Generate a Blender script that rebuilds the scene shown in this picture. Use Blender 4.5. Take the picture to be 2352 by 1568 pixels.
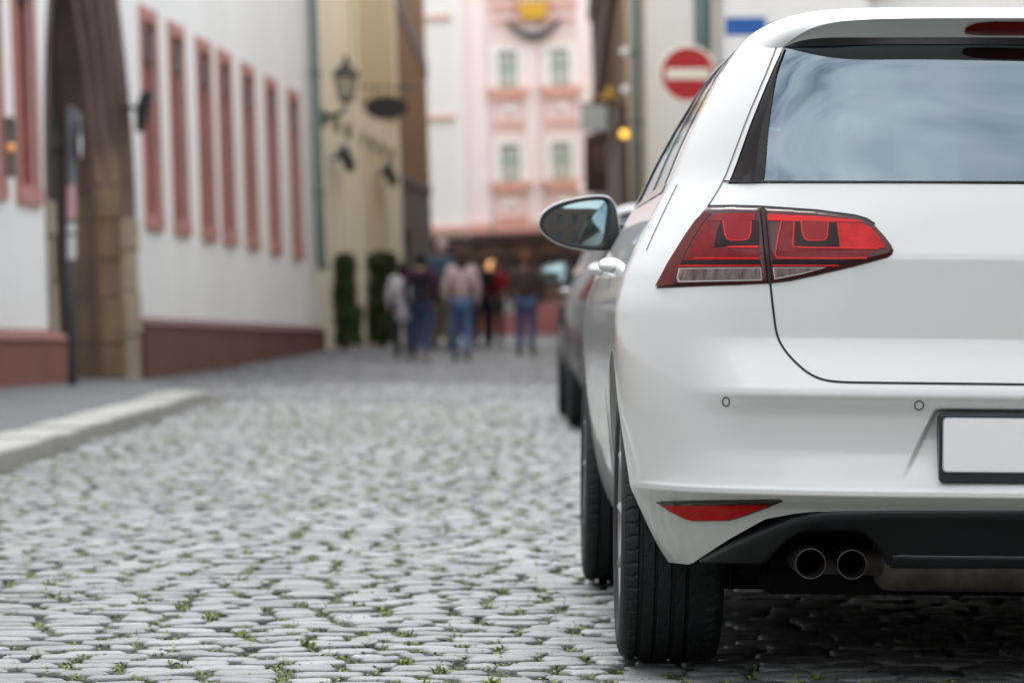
import bpy, bmesh, math, random
import numpy as np
from mathutils import Vector, Matrix
from mathutils.geometry import delaunay_2d_cdt

for o in list(bpy.data.objects):
    bpy.data.objects.remove(o)
scene = bpy.context.scene
COL = scene.collection
R = math.radians

# ------------------------------------------------------------------ camera
# long lens close to the road; F, XV, YH are its focal length and optical axis on a 2352 px wide frame
F, XV, YH, CAMH = 9660.0, 1102.0, 700.0, 0.79
cam = bpy.data.cameras.new('camera')
cam.sensor_width = 36.0
cam.lens = F / 2352.0 * 36.0
cam.shift_x = (1176.0 - XV) / 2352.0
cam.shift_y = -(784.0 - YH) / 2352.0
cam.clip_start, cam.clip_end = 0.1, 2000.0
cam.dof.use_dof = True
cam.dof.focus_distance = 8.75
cam.dof.aperture_fstop = 5.4
camo = bpy.data.objects.new('camera', cam)
camo.location = (0, 0, CAMH)
camo.rotation_euler = (R(90), 0, 0)
COL.objects.link(camo)
scene.camera = camo

# ------------------------------------------------------------------ sky, sun, exposure
CLOUD_X = 7.2                              # drift of the cloud pattern
SUN_EL, SUN_AZ = R(60), R(-25)         # azimuth clockwise from +Y: veiled, high ahead and to the left
w = bpy.data.worlds.new('World')
scene.world = w
w.use_nodes = True
nt = w.node_tree
nt.nodes.clear()
out = nt.nodes.new('ShaderNodeOutputWorld')
bg = nt.nodes.new('ShaderNodeBackground')
sky = nt.nodes.new('ShaderNodeTexSky')
sky.sky_type = 'NISHITA'
sky.sun_disc = False
sky.sun_elevation = SUN_EL
sky.sun_rotation = SUN_AZ
tc = nt.nodes.new('ShaderNodeTexCoord')
sep = nt.nodes.new('ShaderNodeSeparateXYZ')
nt.links.new(tc.outputs['Generated'], sep.inputs[0])
zz = nt.nodes.new('ShaderNodeMath'); zz.operation = 'MAXIMUM'; zz.inputs[1].default_value = 0.0
nt.links.new(sep.outputs['Z'], zz.inputs[0])
za = nt.nodes.new('ShaderNodeMath'); za.operation = 'ADD'; za.inputs[1].default_value = 0.25
nt.links.new(zz.outputs[0], za.inputs[0])
dv = nt.nodes.new('ShaderNodeVectorMath'); dv.operation = 'DIVIDE'
cmb = nt.nodes.new('ShaderNodeCombineXYZ')
for i in range(3):
    nt.links.new(za.outputs[0], cmb.inputs[i])
nt.links.new(tc.outputs['Generated'], dv.inputs[0])
nt.links.new(cmb.outputs[0], dv.inputs[1])
nz = nt.nodes.new('ShaderNodeTexNoise')
nz.inputs['Scale'].default_value = 2.9
nz.inputs['Detail'].default_value = 3.5
nz.inputs['Roughness'].default_value = 0.55
nz.inputs['Distortion'].default_value = 0.1
off = nt.nodes.new('ShaderNodeVectorMath'); off.operation = 'ADD'; off.inputs[1].default_value = (CLOUD_X, 0.0, 0.0)
nt.links.new(dv.outputs[0], off.inputs[0])
strch = nt.nodes.new('ShaderNodeVectorMath'); strch.operation = 'MULTIPLY'; strch.inputs[1].default_value = (0.6, 1.7, 1.0)
nt.links.new(off.outputs[0], strch.inputs[0])
nt.links.new(strch.outputs[0], nz.inputs['Vector'])
rp = nt.nodes.new('ShaderNodeValToRGB')
rp.color_ramp.elements[0].position = 0.36
rp.color_ramp.elements[0].color = (0.16, 0.16, 0.16, 1)
rp.color_ramp.elements[1].position = 0.70
nt.links.new(nz.outputs['Fac'], rp.inputs['Fac'])
cl = nt.nodes.new('ShaderNodeValToRGB')            # cloud brightness, thick grey to thin white
cl.color_ramp.elements[0].position = 0.40
cl.color_ramp.elements[0].color = (17.2, 17.0, 16.7, 1)
cl.color_ramp.elements[1].position = 0.66
cl.color_ramp.elements[1].color = (11.4, 11.4, 11.5, 1)
nt.links.new(nz.outputs['Fac'], cl.inputs['Fac'])
mx = nt.nodes.new('ShaderNodeMix'); mx.data_type = 'RGBA'
nt.links.new(rp.outputs['Color'], mx.inputs['Factor'])
nt.links.new(sky.outputs['Color'], mx.inputs['A'])
nt.links.new(cl.outputs['Color'], mx.inputs['B'])
nt.links.new(mx.outputs['Result'], bg.inputs['Color'])
bg.inputs['Strength'].default_value = 0.13
nt.links.new(bg.outputs[0], out.inputs[0])

sl = bpy.data.lights.new('sun', 'SUN')
sl.energy = 1.3
sl.angle = R(30)
sl.color = (1.0, 0.96, 0.91)
so = bpy.data.objects.new('sun', sl)
sd = Vector((math.sin(SUN_AZ) * math.cos(SUN_EL), math.cos(SUN_AZ) * math.cos(SUN_EL), math.sin(SUN_EL)))
so.rotation_euler = sd.to_track_quat('Z', 'Y').to_euler()
so.location = (0, -5, 30)
COL.objects.link(so)

scene.view_settings.view_transform = 'Standard'
scene.view_settings.look = 'None'
scene.view_settings.exposure = 0.75
scene.view_settings.gamma = 1.0
scene.render.engine = 'CYCLES'
scene.cycles.use_denoising = True
scene.cycles.max_bounces = 8
scene.cycles.sample_clamp_indirect = 6.0

rng = np.random.default_rng(7)
random.seed(7)

# ------------------------------------------------------------------ materials
def srgb(r, g, b):
    f = lambda c: (c / 12.92 if c <= 0.04045 else ((c + 0.055) / 1.055) ** 2.4)
    return (f(r / 255), f(g / 255), f(b / 255))

def mat(name, col, rough=0.5, metal=0.0, coat=0.0, var=0.0, scale=8.0, bump=0.0, bscale=40.0, spec=0.5,
        col2=None, island=0.0, emit=0.0, transmission=0.0, coat_rough=0.03, stretch=None, patch_scale=0.0, patch_amt=0.0):
    m = bpy.data.materials.new(name)
    m.use_nodes = True
    t = m.node_tree
    p = t.nodes['Principled BSDF']
    p.inputs['Base Color'].default_value = (*col, 1)
    p.inputs['Roughness'].default_value = rough
    p.inputs['Metallic'].default_value = metal
    p.inputs['Coat Weight'].default_value = coat
    p.inputs['Coat Roughness'].default_value = coat_rough
    p.inputs['Specular IOR Level'].default_value = spec
    p.inputs['Transmission Weight'].default_value = transmission
    if emit:
        p.inputs['Emission Color'].default_value = (*col, 1)
        p.inputs['Emission Strength'].default_value = emit
    vec = None
    if var or bump:
        c = t.nodes.new('ShaderNodeTexCoord')
        vec = c.outputs['Object']
        if stretch:
            mp = t.nodes.new('ShaderNodeMapping')
            mp.inputs['Scale'].default_value = stretch
            t.links.new(vec, mp.inputs['Vector'])
            vec = mp.outputs['Vector']
    last = None
    if var:
        n = t.nodes.new('ShaderNodeTexNoise')
        n.inputs['Scale'].default_value = scale
        n.inputs['Detail'].default_value = 6
        n.inputs['Roughness'].default_value = 0.6
        t.links.new(vec, n.inputs['Vector'])
        r = t.nodes.new('ShaderNodeValToRGB')
        r.color_ramp.elements[0].position = 0.3
        r.color_ramp.elements[1].position = 0.7
        c2 = col2 if col2 else tuple(min(1, x * (1 + var)) for x in col)
        c1 = col if col2 else tuple(x * (1 - var) for x in col)
        r.color_ramp.elements[0].color = (*c1, 1)
        r.color_ramp.elements[1].color = (*c2, 1)
        t.links.new(n.outputs['Fac'], r.inputs['Fac'])
        last = r.outputs['Color']
    if island:
        g = t.nodes.new('ShaderNodeNewGeometry')
        mr = t.nodes.new('ShaderNodeMapRange')
        mr.inputs['To Min'].default_value = 1 - island
        mr.inputs['To Max'].default_value = 1 + island
        t.links.new(g.outputs['Random Per Island'], mr.inputs['Value'])
        mm = t.nodes.new('ShaderNodeMix'); mm.data_type = 'RGBA'; mm.blend_type = 'MULTIPLY'
        mm.inputs['Factor'].default_value = 1
        if last is None:
            mm.inputs['A'].default_value = (*col, 1)
        else:
            t.links.new(last, mm.inputs['A'])
        cc = t.nodes.new('ShaderNodeCombineXYZ')
        for i in range(3):
            t.links.new(mr.outputs[0], cc.inputs[i])
        t.links.new(cc.outputs[0], mm.inputs['B'])
        last = mm.outputs['Result']
    if patch_scale:
        n3 = t.nodes.new('ShaderNodeTexNoise')
        n3.inputs['Scale'].default_value = patch_scale
        n3.inputs['Detail'].default_value = 4
        t.links.new(vec, n3.inputs['Vector'])
        m3 = t.nodes.new('ShaderNodeMapRange')
        m3.inputs['From Min'].default_value = 0.3
        m3.inputs['From Max'].default_value = 0.7
        m3.inputs['To Min'].default_value = 1 - patch_amt
        m3.inputs['To Max'].default_value = 1 + patch_amt
        t.links.new(n3.outputs['Fac'], m3.inputs['Value'])
        c3 = t.nodes.new('ShaderNodeCombineXYZ')
        for i in range(3):
            t.links.new(m3.outputs[0], c3.inputs[i])
        x3 = t.nodes.new('ShaderNodeMix'); x3.data_type = 'RGBA'; x3.blend_type = 'MULTIPLY'
        x3.inputs['Factor'].default_value = 1
        t.links.new(last, x3.inputs['A'])
        t.links.new(c3.outputs[0], x3.inputs['B'])
        last = x3.outputs['Result']
    if last is not None:
        t.links.new(last, p.inputs['Base Color'])
    if bump:
        n2 = t.nodes.new('ShaderNodeTexNoise')
        n2.inputs['Scale'].default_value = bscale
        n2.inputs['Detail'].default_value = 5
        t.links.new(vec, n2.inputs['Vector'])
        b = t.nodes.new('ShaderNodeBump')
        b.inputs['Strength'].default_value = bump
        b.inputs['Distance'].default_value = 0.01
        t.links.new(n2.outputs['Fac'], b.inputs['Height'])
        t.links.new(b.outputs[0], p.inputs['Normal'])
    return m

def glass_mat(name, tint, ior=1.5):
    m = bpy.data.materials.new(name)
    m.use_nodes = True
    t = m.node_tree
    t.nodes.clear()
    o = t.nodes.new('ShaderNodeOutputMaterial')
    tr = t.nodes.new('ShaderNodeBsdfTransparent')
    tr.inputs['Color'].default_value = (*tint, 1)
    gl = t.nodes.new('ShaderNodeBsdfGlossy')
    gl.inputs['Roughness'].default_value = 0.0
    gl.inputs['Color'].default_value = (0.74, 0.90, 1.0, 1)
    fr = t.nodes.new('ShaderNodeFresnel')
    fr.inputs['IOR'].default_value = ior
    mxx = t.nodes.new('ShaderNodeMixShader')
    t.links.new(fr.outputs[0], mxx.inputs[0])
    t.links.new(tr.outputs[0], mxx.inputs[1])
    t.links.new(gl.outputs[0], mxx.inputs[2])
    t.links.new(mxx.outputs[0], o.inputs[0])
    return m

M = {}
M['paint'] = mat('white car paint', (0.70, 0.715, 0.695), 0.34, 0, 0.8, spec=0.4)
M['dark_paint'] = mat('dark grey car paint', (0.14, 0.13, 0.125), 0.35, 0.4, 1.0)
M['plastic'] = mat('black textured plastic', (0.009, 0.0105, 0.012), 0.36, bump=0.04, bscale=900)
M['gloss_black'] = mat('gloss black trim', (0.008, 0.008, 0.009), 0.12, coat=0.6)
M['blade'] = mat('gloss dark window blade', (0.010, 0.006, 0.006), 0.12, coat=0.15, spec=0.2)
M['gap'] = mat('panel gap', (0.012, 0.014, 0.015), 0.7)
M['thin_gap'] = mat('thin shut line', (0.09, 0.10, 0.10), 0.7)
M['rubber'] = mat('tyre rubber', (0.016, 0.018, 0.020), 0.62, bump=0.15, bscale=300, spec=0.35)
M['alloy'] = mat('alloy rim', (0.45, 0.45, 0.46), 0.3, 0.9)
M['liner'] = mat('wheel arch liner', (0.008, 0.008, 0.009), 0.85, spec=0.2)
M['under'] = mat('underbody', (0.012, 0.012, 0.012), 0.8, spec=0.2, var=0.3, scale=20)
M['muffler'] = mat('dull exhaust steel', (0.36, 0.33, 0.27), 0.45, 0.6, var=0.35, scale=14)
M['tip'] = mat('sooty steel exhaust tip', (0.085, 0.078, 0.072), 0.38, 1.0, var=0.4, scale=30)
M['soot'] = mat('soot', (0.006, 0.006, 0.006), 0.9)
M['plate'] = mat('blank white plate', (0.88, 0.88, 0.88), 0.35, var=0.02, scale=6)
M['plate_line'] = mat('plate edge', (0.45, 0.48, 0.52), 0.35)
M['plate_frame'] = mat('plate frame', (0.018, 0.022, 0.030), 0.3)
M['mirror'] = mat('tinted mirror silver', (0.25, 0.34, 0.345), 0.02, 1.0)
M['glass'] = glass_mat('tinted rear glass', (0.50, 0.60, 0.59), 2.7)
M['side_glass'] = glass_mat('side glass', (0.50, 0.55, 0.54), 1.6)
M['cabin'] = mat('dark cabin fabric', (0.020, 0.021, 0.022), 0.8)
M['lens_base'] = mat('dark red lens', (0.050, 0.002, 0.004), 0.25, coat=0.6, spec=0.2)
M['lens_side'] = mat('smoked red lens', (0.115, 0.012, 0.010), 0.2, coat=0.25, spec=0.15)
M['lens_red'] = mat('red lens', (0.17, 0.002, 0.005), 0.22, coat=0.25, spec=0.15, var=0.35, scale=60)
M['lens_mid'] = mat('red light panel', (0.24, 0.002, 0.006), 0.3, coat=0.25, spec=0.15)
M['lens_bright'] = mat('bright red light guide', (0.64, 0.011, 0.010), 0.25, coat=0.25, spec=0.15)
M['lens_right'] = mat('bright red lens', (0.50, 0.010, 0.010), 0.2, coat=0.25, spec=0.15, var=0.25, scale=45)
M['lens_dark'] = mat('smoked black lens', (0.012, 0.0015, 0.003), 0.25, coat=0.2, spec=0.15)
M['lens_clear'] = mat('clear ribbed lens', (0.07, 0.04, 0.035), 0.2, coat=0.3, spec=0.3, var=0.8, scale=90, col2=(0.22, 0.17, 0.155), stretch=(1.0, 1.0, 0.2))
M['chrome'] = mat('lens chrome edge', (0.45, 0.42, 0.40), 0.2, 0.8)
M['reflector'] = mat('red reflector', (0.55, 0.002, 0.003), 0.3, coat=0.25, spec=0.15, var=0.12, scale=120)
M['brake'] = mat('dark red brake lamp', (0.13, 0.003, 0.008), 0.2, coat=0.25, spec=0.15, var=0.3, scale=50)
M['head_lens'] = mat('headlamp lens', (0.5, 0.52, 0.55), 0.1, 0.3, 1.0)

M['cobble'] = mat('worn grey setts', srgb(106, 107, 107), 0.36, var=0.22, scale=17, bump=0.5, bscale=170, island=0.45, spec=0.5, patch_scale=0.7, patch_amt=0.22)
M['cobble_far'] = mat('darker grey setts', srgb(98, 99, 101), 0.6, var=0.2, scale=6, island=0.3, spec=0.3, patch_scale=0.3, patch_amt=0.2)
M['bed'] = mat('joint soil and moss', (0.036, 0.028, 0.021), 0.9, var=0.5, scale=7, col2=(0.060, 0.080, 0.014), bump=0.5, bscale=30)
M['asphalt'] = mat('pavement asphalt', srgb(94, 95, 95), 0.8, var=0.18, scale=3, bump=0.4, bscale=90)
M['kerb'] = mat('pale granite kerb', srgb(168, 168, 162), 0.6, var=0.12, scale=6, bump=0.3, bscale=60, col2=srgb(140, 141, 135))
M['weed'] = mat('green weed', (0.100, 0.150, 0.012), 0.6, var=0.4, scale=11, col2=(0.22, 0.25, 0.03))

M['white_wall'] = mat('white render', srgb(232, 232, 230), 0.75, var=0.04, scale=0.6, bump=0.15, bscale=25, stretch=(1, 1, 0.25), patch_scale=0.35, patch_amt=0.06)
M['stain_wall'] = M['white_wall']
M['red_stone'] = mat('red sandstone', srgb(166, 100, 88), 0.75, var=0.16, scale=2.5)
M['lit_red_stone'] = mat('red sandstone lit tone', srgb(178, 122, 112), 0.75, var=0.08, scale=2.5)  # same stone on surround fronts and sills, paler to paint in the light
M['plinth_red'] = mat('red sandstone plinth', srgb(124, 72, 60), 0.75, var=0.2, scale=1.8)
M['plinth'] = mat('dark red sandstone', srgb(98, 58, 50), 0.7, var=0.18, scale=2.0)
M['brown_stone'] = mat('weathered brown stone', srgb(106, 86, 79), 0.8, var=0.28, scale=1.8)
M['tan_stone'] = mat('tan stone blocks', srgb(160, 146, 124), 0.8, var=0.28, scale=1.6)
M['stained_stone'] = mat('stained brown stone', srgb(120, 98, 74), 0.8, var=0.35, scale=1.6)
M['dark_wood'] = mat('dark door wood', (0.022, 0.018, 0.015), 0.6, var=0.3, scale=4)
M['dark_pane'] = mat('dark pane', (0.02, 0.024, 0.028), 0.08, coat=0.5)
M['zinc'] = mat('grey green pipe', srgb(104, 122, 118), 0.5, 0.3)
M['yellow_wall'] = mat('pale yellow render', srgb(243, 236, 212), 0.8, var=0.05, scale=0.5, stretch=(1, 1, 0.2))
M['yellow_deep'] = mat('ochre yellow render', srgb(210, 194, 154), 0.8, var=0.06, scale=0.6)
M['brown_wood'] = mat('brown boarding', srgb(134, 102, 68), 0.7, var=0.18, scale=2, stretch=(1, 6, 0.3))
M['grey_beam'] = mat('grey beam', srgb(122, 116, 118), 0.7)
M['grey_stone'] = mat('grey stone', srgb(112, 106, 104), 0.8, var=0.12, scale=1.2)
M['iron'] = mat('black iron', (0.022, 0.024, 0.025), 0.55, 0.2)
M['iron_soft'] = mat('grey iron', (0.07, 0.08, 0.085), 0.55, 0.2)
M['lamp_glass'] = mat('frosted lantern glass', (0.50, 0.47, 0.36), 0.3)
M['cream'] = mat('cream render', srgb(240, 238, 232), 0.8, var=0.03, scale=0.5)
M['pink'] = mat('pale pink render', srgb(238, 220, 217), 0.8, var=0.03, scale=0.5)
M['pink_deep'] = mat('rose render', srgb(240, 218, 214), 0.8, var=0.04, scale=0.8)
M['salmon'] = mat('salmon stone', srgb(222, 168, 154), 0.7)
M['off_white'] = mat('white trim', srgb(245, 243, 240), 0.7)
M['pink_white'] = mat('pinkish white trim', srgb(244, 230, 228), 0.7)
M['green_frame'] = mat('green window frame', srgb(120, 160, 126), 0.5)
M['pale_pane'] = mat('pale curtained pane', srgb(214, 216, 210), 0.4)
M['gold'] = mat('gilded metal', srgb(205, 158, 50), 0.35, 0.6)
M['shop_dark'] = mat('dark shop front', srgb(62, 44, 40), 0.6, var=0.2, scale=3)
M['shop_red'] = mat('rose red stone', srgb(150, 92, 90), 0.7, var=0.1, scale=1)
M['shop_pane'] = mat('shop window', srgb(64, 56, 58), 0.15)
M['shop_goods'] = mat('shop goods', srgb(98, 72, 62), 0.6, var=0.5, scale=6)
M['beige'] = mat('beige render', srgb(206, 200, 188), 0.8, var=0.04, scale=0.5)
M['pale_wall'] = mat('pale render', srgb(228, 226, 220), 0.8, var=0.03, scale=0.5)
M['brick'] = mat('red brown brick', srgb(150, 108, 88), 0.8, var=0.15, scale=5)
M['timber'] = mat('dark timber', srgb(74, 52, 40), 0.7, var=0.2, scale=3)
M['tan_wall'] = mat('tan render', srgb(214, 182, 150), 0.8, var=0.06, scale=1)
M['sign_red'] = mat('sign red', srgb(176, 12, 22), 0.4)
M['sign_white'] = mat('sign white', srgb(236, 230, 212), 0.45)
M['sign_blue'] = mat('sign blue', srgb(28, 92, 168), 0.4)
M['sign_grey'] = mat('sign back grey', srgb(150, 152, 152), 0.5, 0.4)
M['pole_grey'] = mat('dull steel pole', srgb(92, 95, 99), 0.5, 0.3)
M['pale_sign'] = mat('pale sign glass', srgb(188, 200, 200), 0.3)
M['amber'] = mat('amber lamp', (1.0, 0.52, 0.05), 0.4, emit=1.1)
M['amber_soft'] = mat('orange lamp', (0.85, 0.36, 0.10), 0.4, emit=0.25)
M['leaf'] = mat('dark green leaves', (0.030, 0.052, 0.014), 0.55, var=0.5, scale=9, col2=(0.060, 0.095, 0.022))
M['bark'] = mat('bark', (0.05, 0.035, 0.025), 0.85)
M['sticker'] = mat('stickers', srgb(196, 150, 160), 0.5)
M['sticker_pale'] = mat('pale stickers', srgb(200, 205, 206), 0.5)
M['skin'] = mat('skin', (0.50, 0.30, 0.22), 0.5)
def cloth(name, rgb):
    return mat(name, srgb(*rgb), 0.85, var=0.12, scale=12, spec=0.2)

# ------------------------------------------------------------------ object helpers
def mesh_obj(name, V, Fc, mats, parent=None, smooth=True, midx=None, normals=None):
    me = bpy.data.meshes.new(name)
    me.from_pydata([tuple(v) for v in V], [], [tuple(f) for f in Fc])
    for m in (mats if isinstance(mats, (list, tuple)) else [mats]):
        me.materials.append(m)
    if midx is not None:
        me.polygons.foreach_set('material_index', np.asarray(midx, dtype=np.int32))
    me.polygons.foreach_set('use_smooth', np.full(len(me.polygons), bool(smooth)))
    me.update()
    if normals is not None:
        me.normals_split_custom_set_from_vertices([tuple(n) for n in normals])
    o = bpy.data.objects.new(name, me)
    COL.objects.link(o)
    if parent is not None:
        o.parent = parent
    return o

def big_mesh(name, V, quads, m):
    """numpy mesh of quads and tris (faces is an (n,4) int array; -1 in column 3 makes a tri)"""
    me = bpy.data.meshes.new(name)
    me.vertices.add(len(V))
    me.vertices.foreach_set('co', np.asarray(V, dtype=np.float32).ravel())
    sizes = np.where(quads[:, 3] < 0, 3, 4)
    flat = quads.ravel()
    flat = flat[flat >= 0]
    me.loops.add(len(flat))
    me.loops.foreach_set('vertex_index', flat.astype(np.int32))
    me.polygons.add(len(quads))
    st = np.concatenate([[0], np.cumsum(sizes)[:-1]])
    me.polygons.foreach_set('loop_start', st.astype(np.int32))
    me.polygons.foreach_set('use_smooth', np.ones(len(quads), dtype=bool))
    me.update(calc_edges=True)
    me.validate()
    me.materials.append(m)
    o = bpy.data.objects.new(name, me)
    COL.objects.link(o)
    return o

def tag(o, label=None, cat=None, group=None, kind=None):
    if label: o['label'] = label
    if cat: o['category'] = cat
    if group: o['group'] = group
    if kind: o['kind'] = kind
    return o

def empty(name, loc=(0, 0, 0), mw=None):
    o = bpy.data.objects.new(name, None)
    o.empty_display_size = 0.2
    COL.objects.link(o)
    if mw is not None:
        o.matrix_world = mw
    else:
        o.location = loc
    return o

class MB:
    """collects simple solids into one mesh"""
    def __init__(self):
        self.V, self.F = [], []
    def add(self, V, Fc):
        n = len(self.V)
        self.V += [tuple(v) for v in V]
        self.F += [tuple(i + n for i in f) for f in Fc]
        return self
    def box(self, x0, x1, y0, y1, z0, z1):
        return self.add([(x0, y0, z0), (x1, y0, z0), (x1, y1, z0), (x0, y1, z0), (x0, y0, z1), (x1, y0, z1), (x1, y1, z1), (x0, y1, z1)],
                        [(0, 3, 2, 1), (4, 5, 6, 7), (0, 1, 5, 4), (1, 2, 6, 5), (2, 3, 7, 6), (3, 0, 4, 7)])
    def tube(self, pts, r, n=10, cap=True):
        pts = [Vector(p) for p in pts]
        rr = r if isinstance(r, (list, tuple)) else [r] * len(pts)
        rings = []
        up = Vector((0, 0, 1))
        for i, p in enumerate(pts):
            d = (pts[min(i + 1, len(pts) - 1)] - pts[max(i - 1, 0)]).normalized()
            a = d.cross(up)
            if a.length < 1e-4: a = d.cross(Vector((1, 0, 0)))
            a.normalize()
            b = d.cross(a).normalized()
            rings.append([p + (a * math.cos(2 * math.pi * k / n) + b * math.sin(2 * math.pi * k / n)) * rr[i] for k in range(n)])
        V = [v for rg in rings for v in rg]
        Fc = [(i * n + k, i * n + (k + 1) % n, (i + 1) * n + (k + 1) % n, (i + 1) * n + k) for i in range(len(pts) - 1) for k in range(n)]
        if cap:
            Fc += [tuple(range(n))[::-1], tuple((len(pts) - 1) * n + k for k in range(n))]
        return self.add(V, Fc)
    def lathe(self, prof, c=(0, 0, 0), n=20, axis='z'):
        V, Fc = [], []
        for (r, h) in prof:
            for k in range(n):
                a = 2 * math.pi * k / n
                p = (r * math.cos(a), r * math.sin(a), h)
                if axis == 'y': p = (p[0], p[2], p[1])
                if axis == 'x': p = (p[2], p[0], p[1])
                V.append((p[0] + c[0], p[1] + c[1], p[2] + c[2]))
        for i in range(len(prof) - 1):
            for k in range(n):
                Fc.append((i * n + k, i * n + (k + 1) % n, (i + 1) * n + (k + 1) % n, (i + 1) * n + k))
        return self.add(V, Fc)
    def prism(self, poly, axis, h0, h1):
        """poly of 2D points extruded along axis 'x','y' or 'z'"""
        def p3(p, h):
            return {'x': (h, p[0], p[1]), 'y': (p[0], h, p[1]), 'z': (p[0], p[1], h)}[axis]
        n = len(poly)
        V = [p3(p, h0) for p in poly] + [p3(p, h1) for p in poly]
        Fc = [tuple(range(n))[::-1], tuple(range(n, 2 * n))] + [(i, (i + 1) % n, n + (i + 1) % n, n + i) for i in range(n)]
        return self.add(V, Fc)
    def build(self, name, m, parent=None, smooth=False, bevel=0.0):
        o = mesh_obj(name, self.V, self.F, m, parent, smooth)
        bm = bmesh.new()
        bm.from_mesh(o.data)
        bmesh.ops.recalc_face_normals(bm, faces=bm.faces)
        bm.to_mesh(o.data)
        bm.free()
        if bevel:
            b = o.modifiers.new('bevel', 'BEVEL')
            b.width = bevel
            b.segments = 2
            b.limit_method = 'ANGLE'
        return o

def at(x, y, Y):
    """point seen at (x, y) of the 2352 px frame, Y metres ahead"""
    return Vector(((x - XV) / F * Y, Y, CAMH - (y - YH) / F * Y))

# ------------------------------------------------------------------ ground height
def smooth01(x):
    x = np.clip(x, 0, 1)
    return x * x * (3 - 2 * x)

def gz(x, y):
    x = np.asarray(x, dtype=float); y = np.asarray(y, dtype=float)
    z = -0.0087 * np.clip(x - 0.28, 0, 3.2)
    z = z + 0.10 * smooth01((y - 48) / 18) * smooth01((-1.0 - x) / 1.0)
    z = z + 0.006 * np.sin(x * 1.7 + y * 0.6) * np.sin(y * 0.9 - x) * (np.abs(x - 1.2) > 1.2)
    return z

# ------------------------------------------------------------------ road
def make_ground():
    xs = np.concatenate([[-300, -120, -40, -15], np.linspace(-8, 6, 57), [15, 40, 120, 300]])
    ys = np.concatenate([[-300, -100, -30, 0], np.linspace(4, 36, 65), np.linspace(38, 130, 47), [200, 400, 900]])
    X, Y = np.meshgrid(xs, ys)
    Z = gz(X, Y) - 0.013
    V = np.stack([X, Y, Z], -1).reshape(-1, 3)
    nx, ny = len(xs), len(ys)
    i, j = np.meshgrid(np.arange(nx - 1), np.arange(ny - 1))
    a = (j * nx + i).ravel()
    Q = np.stack([a, a + 1, a + nx + 1, a + nx], 1)
    o = big_mesh('ground', V, Q, M['bed'])
    tag(o, kind='structure')

def kerb_x(y):
    """left edge of the setts: the kerb line, then the house wall once the kerb has ended"""
    y = np.asarray(y, dtype=float)
    k = -2.30 + 0.004 * (y - 20)
    return np.where(y < 36.6, k, -9.0)

WALLX = lambda y: -3.6 + 0.0644 * (y - 45)

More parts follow.
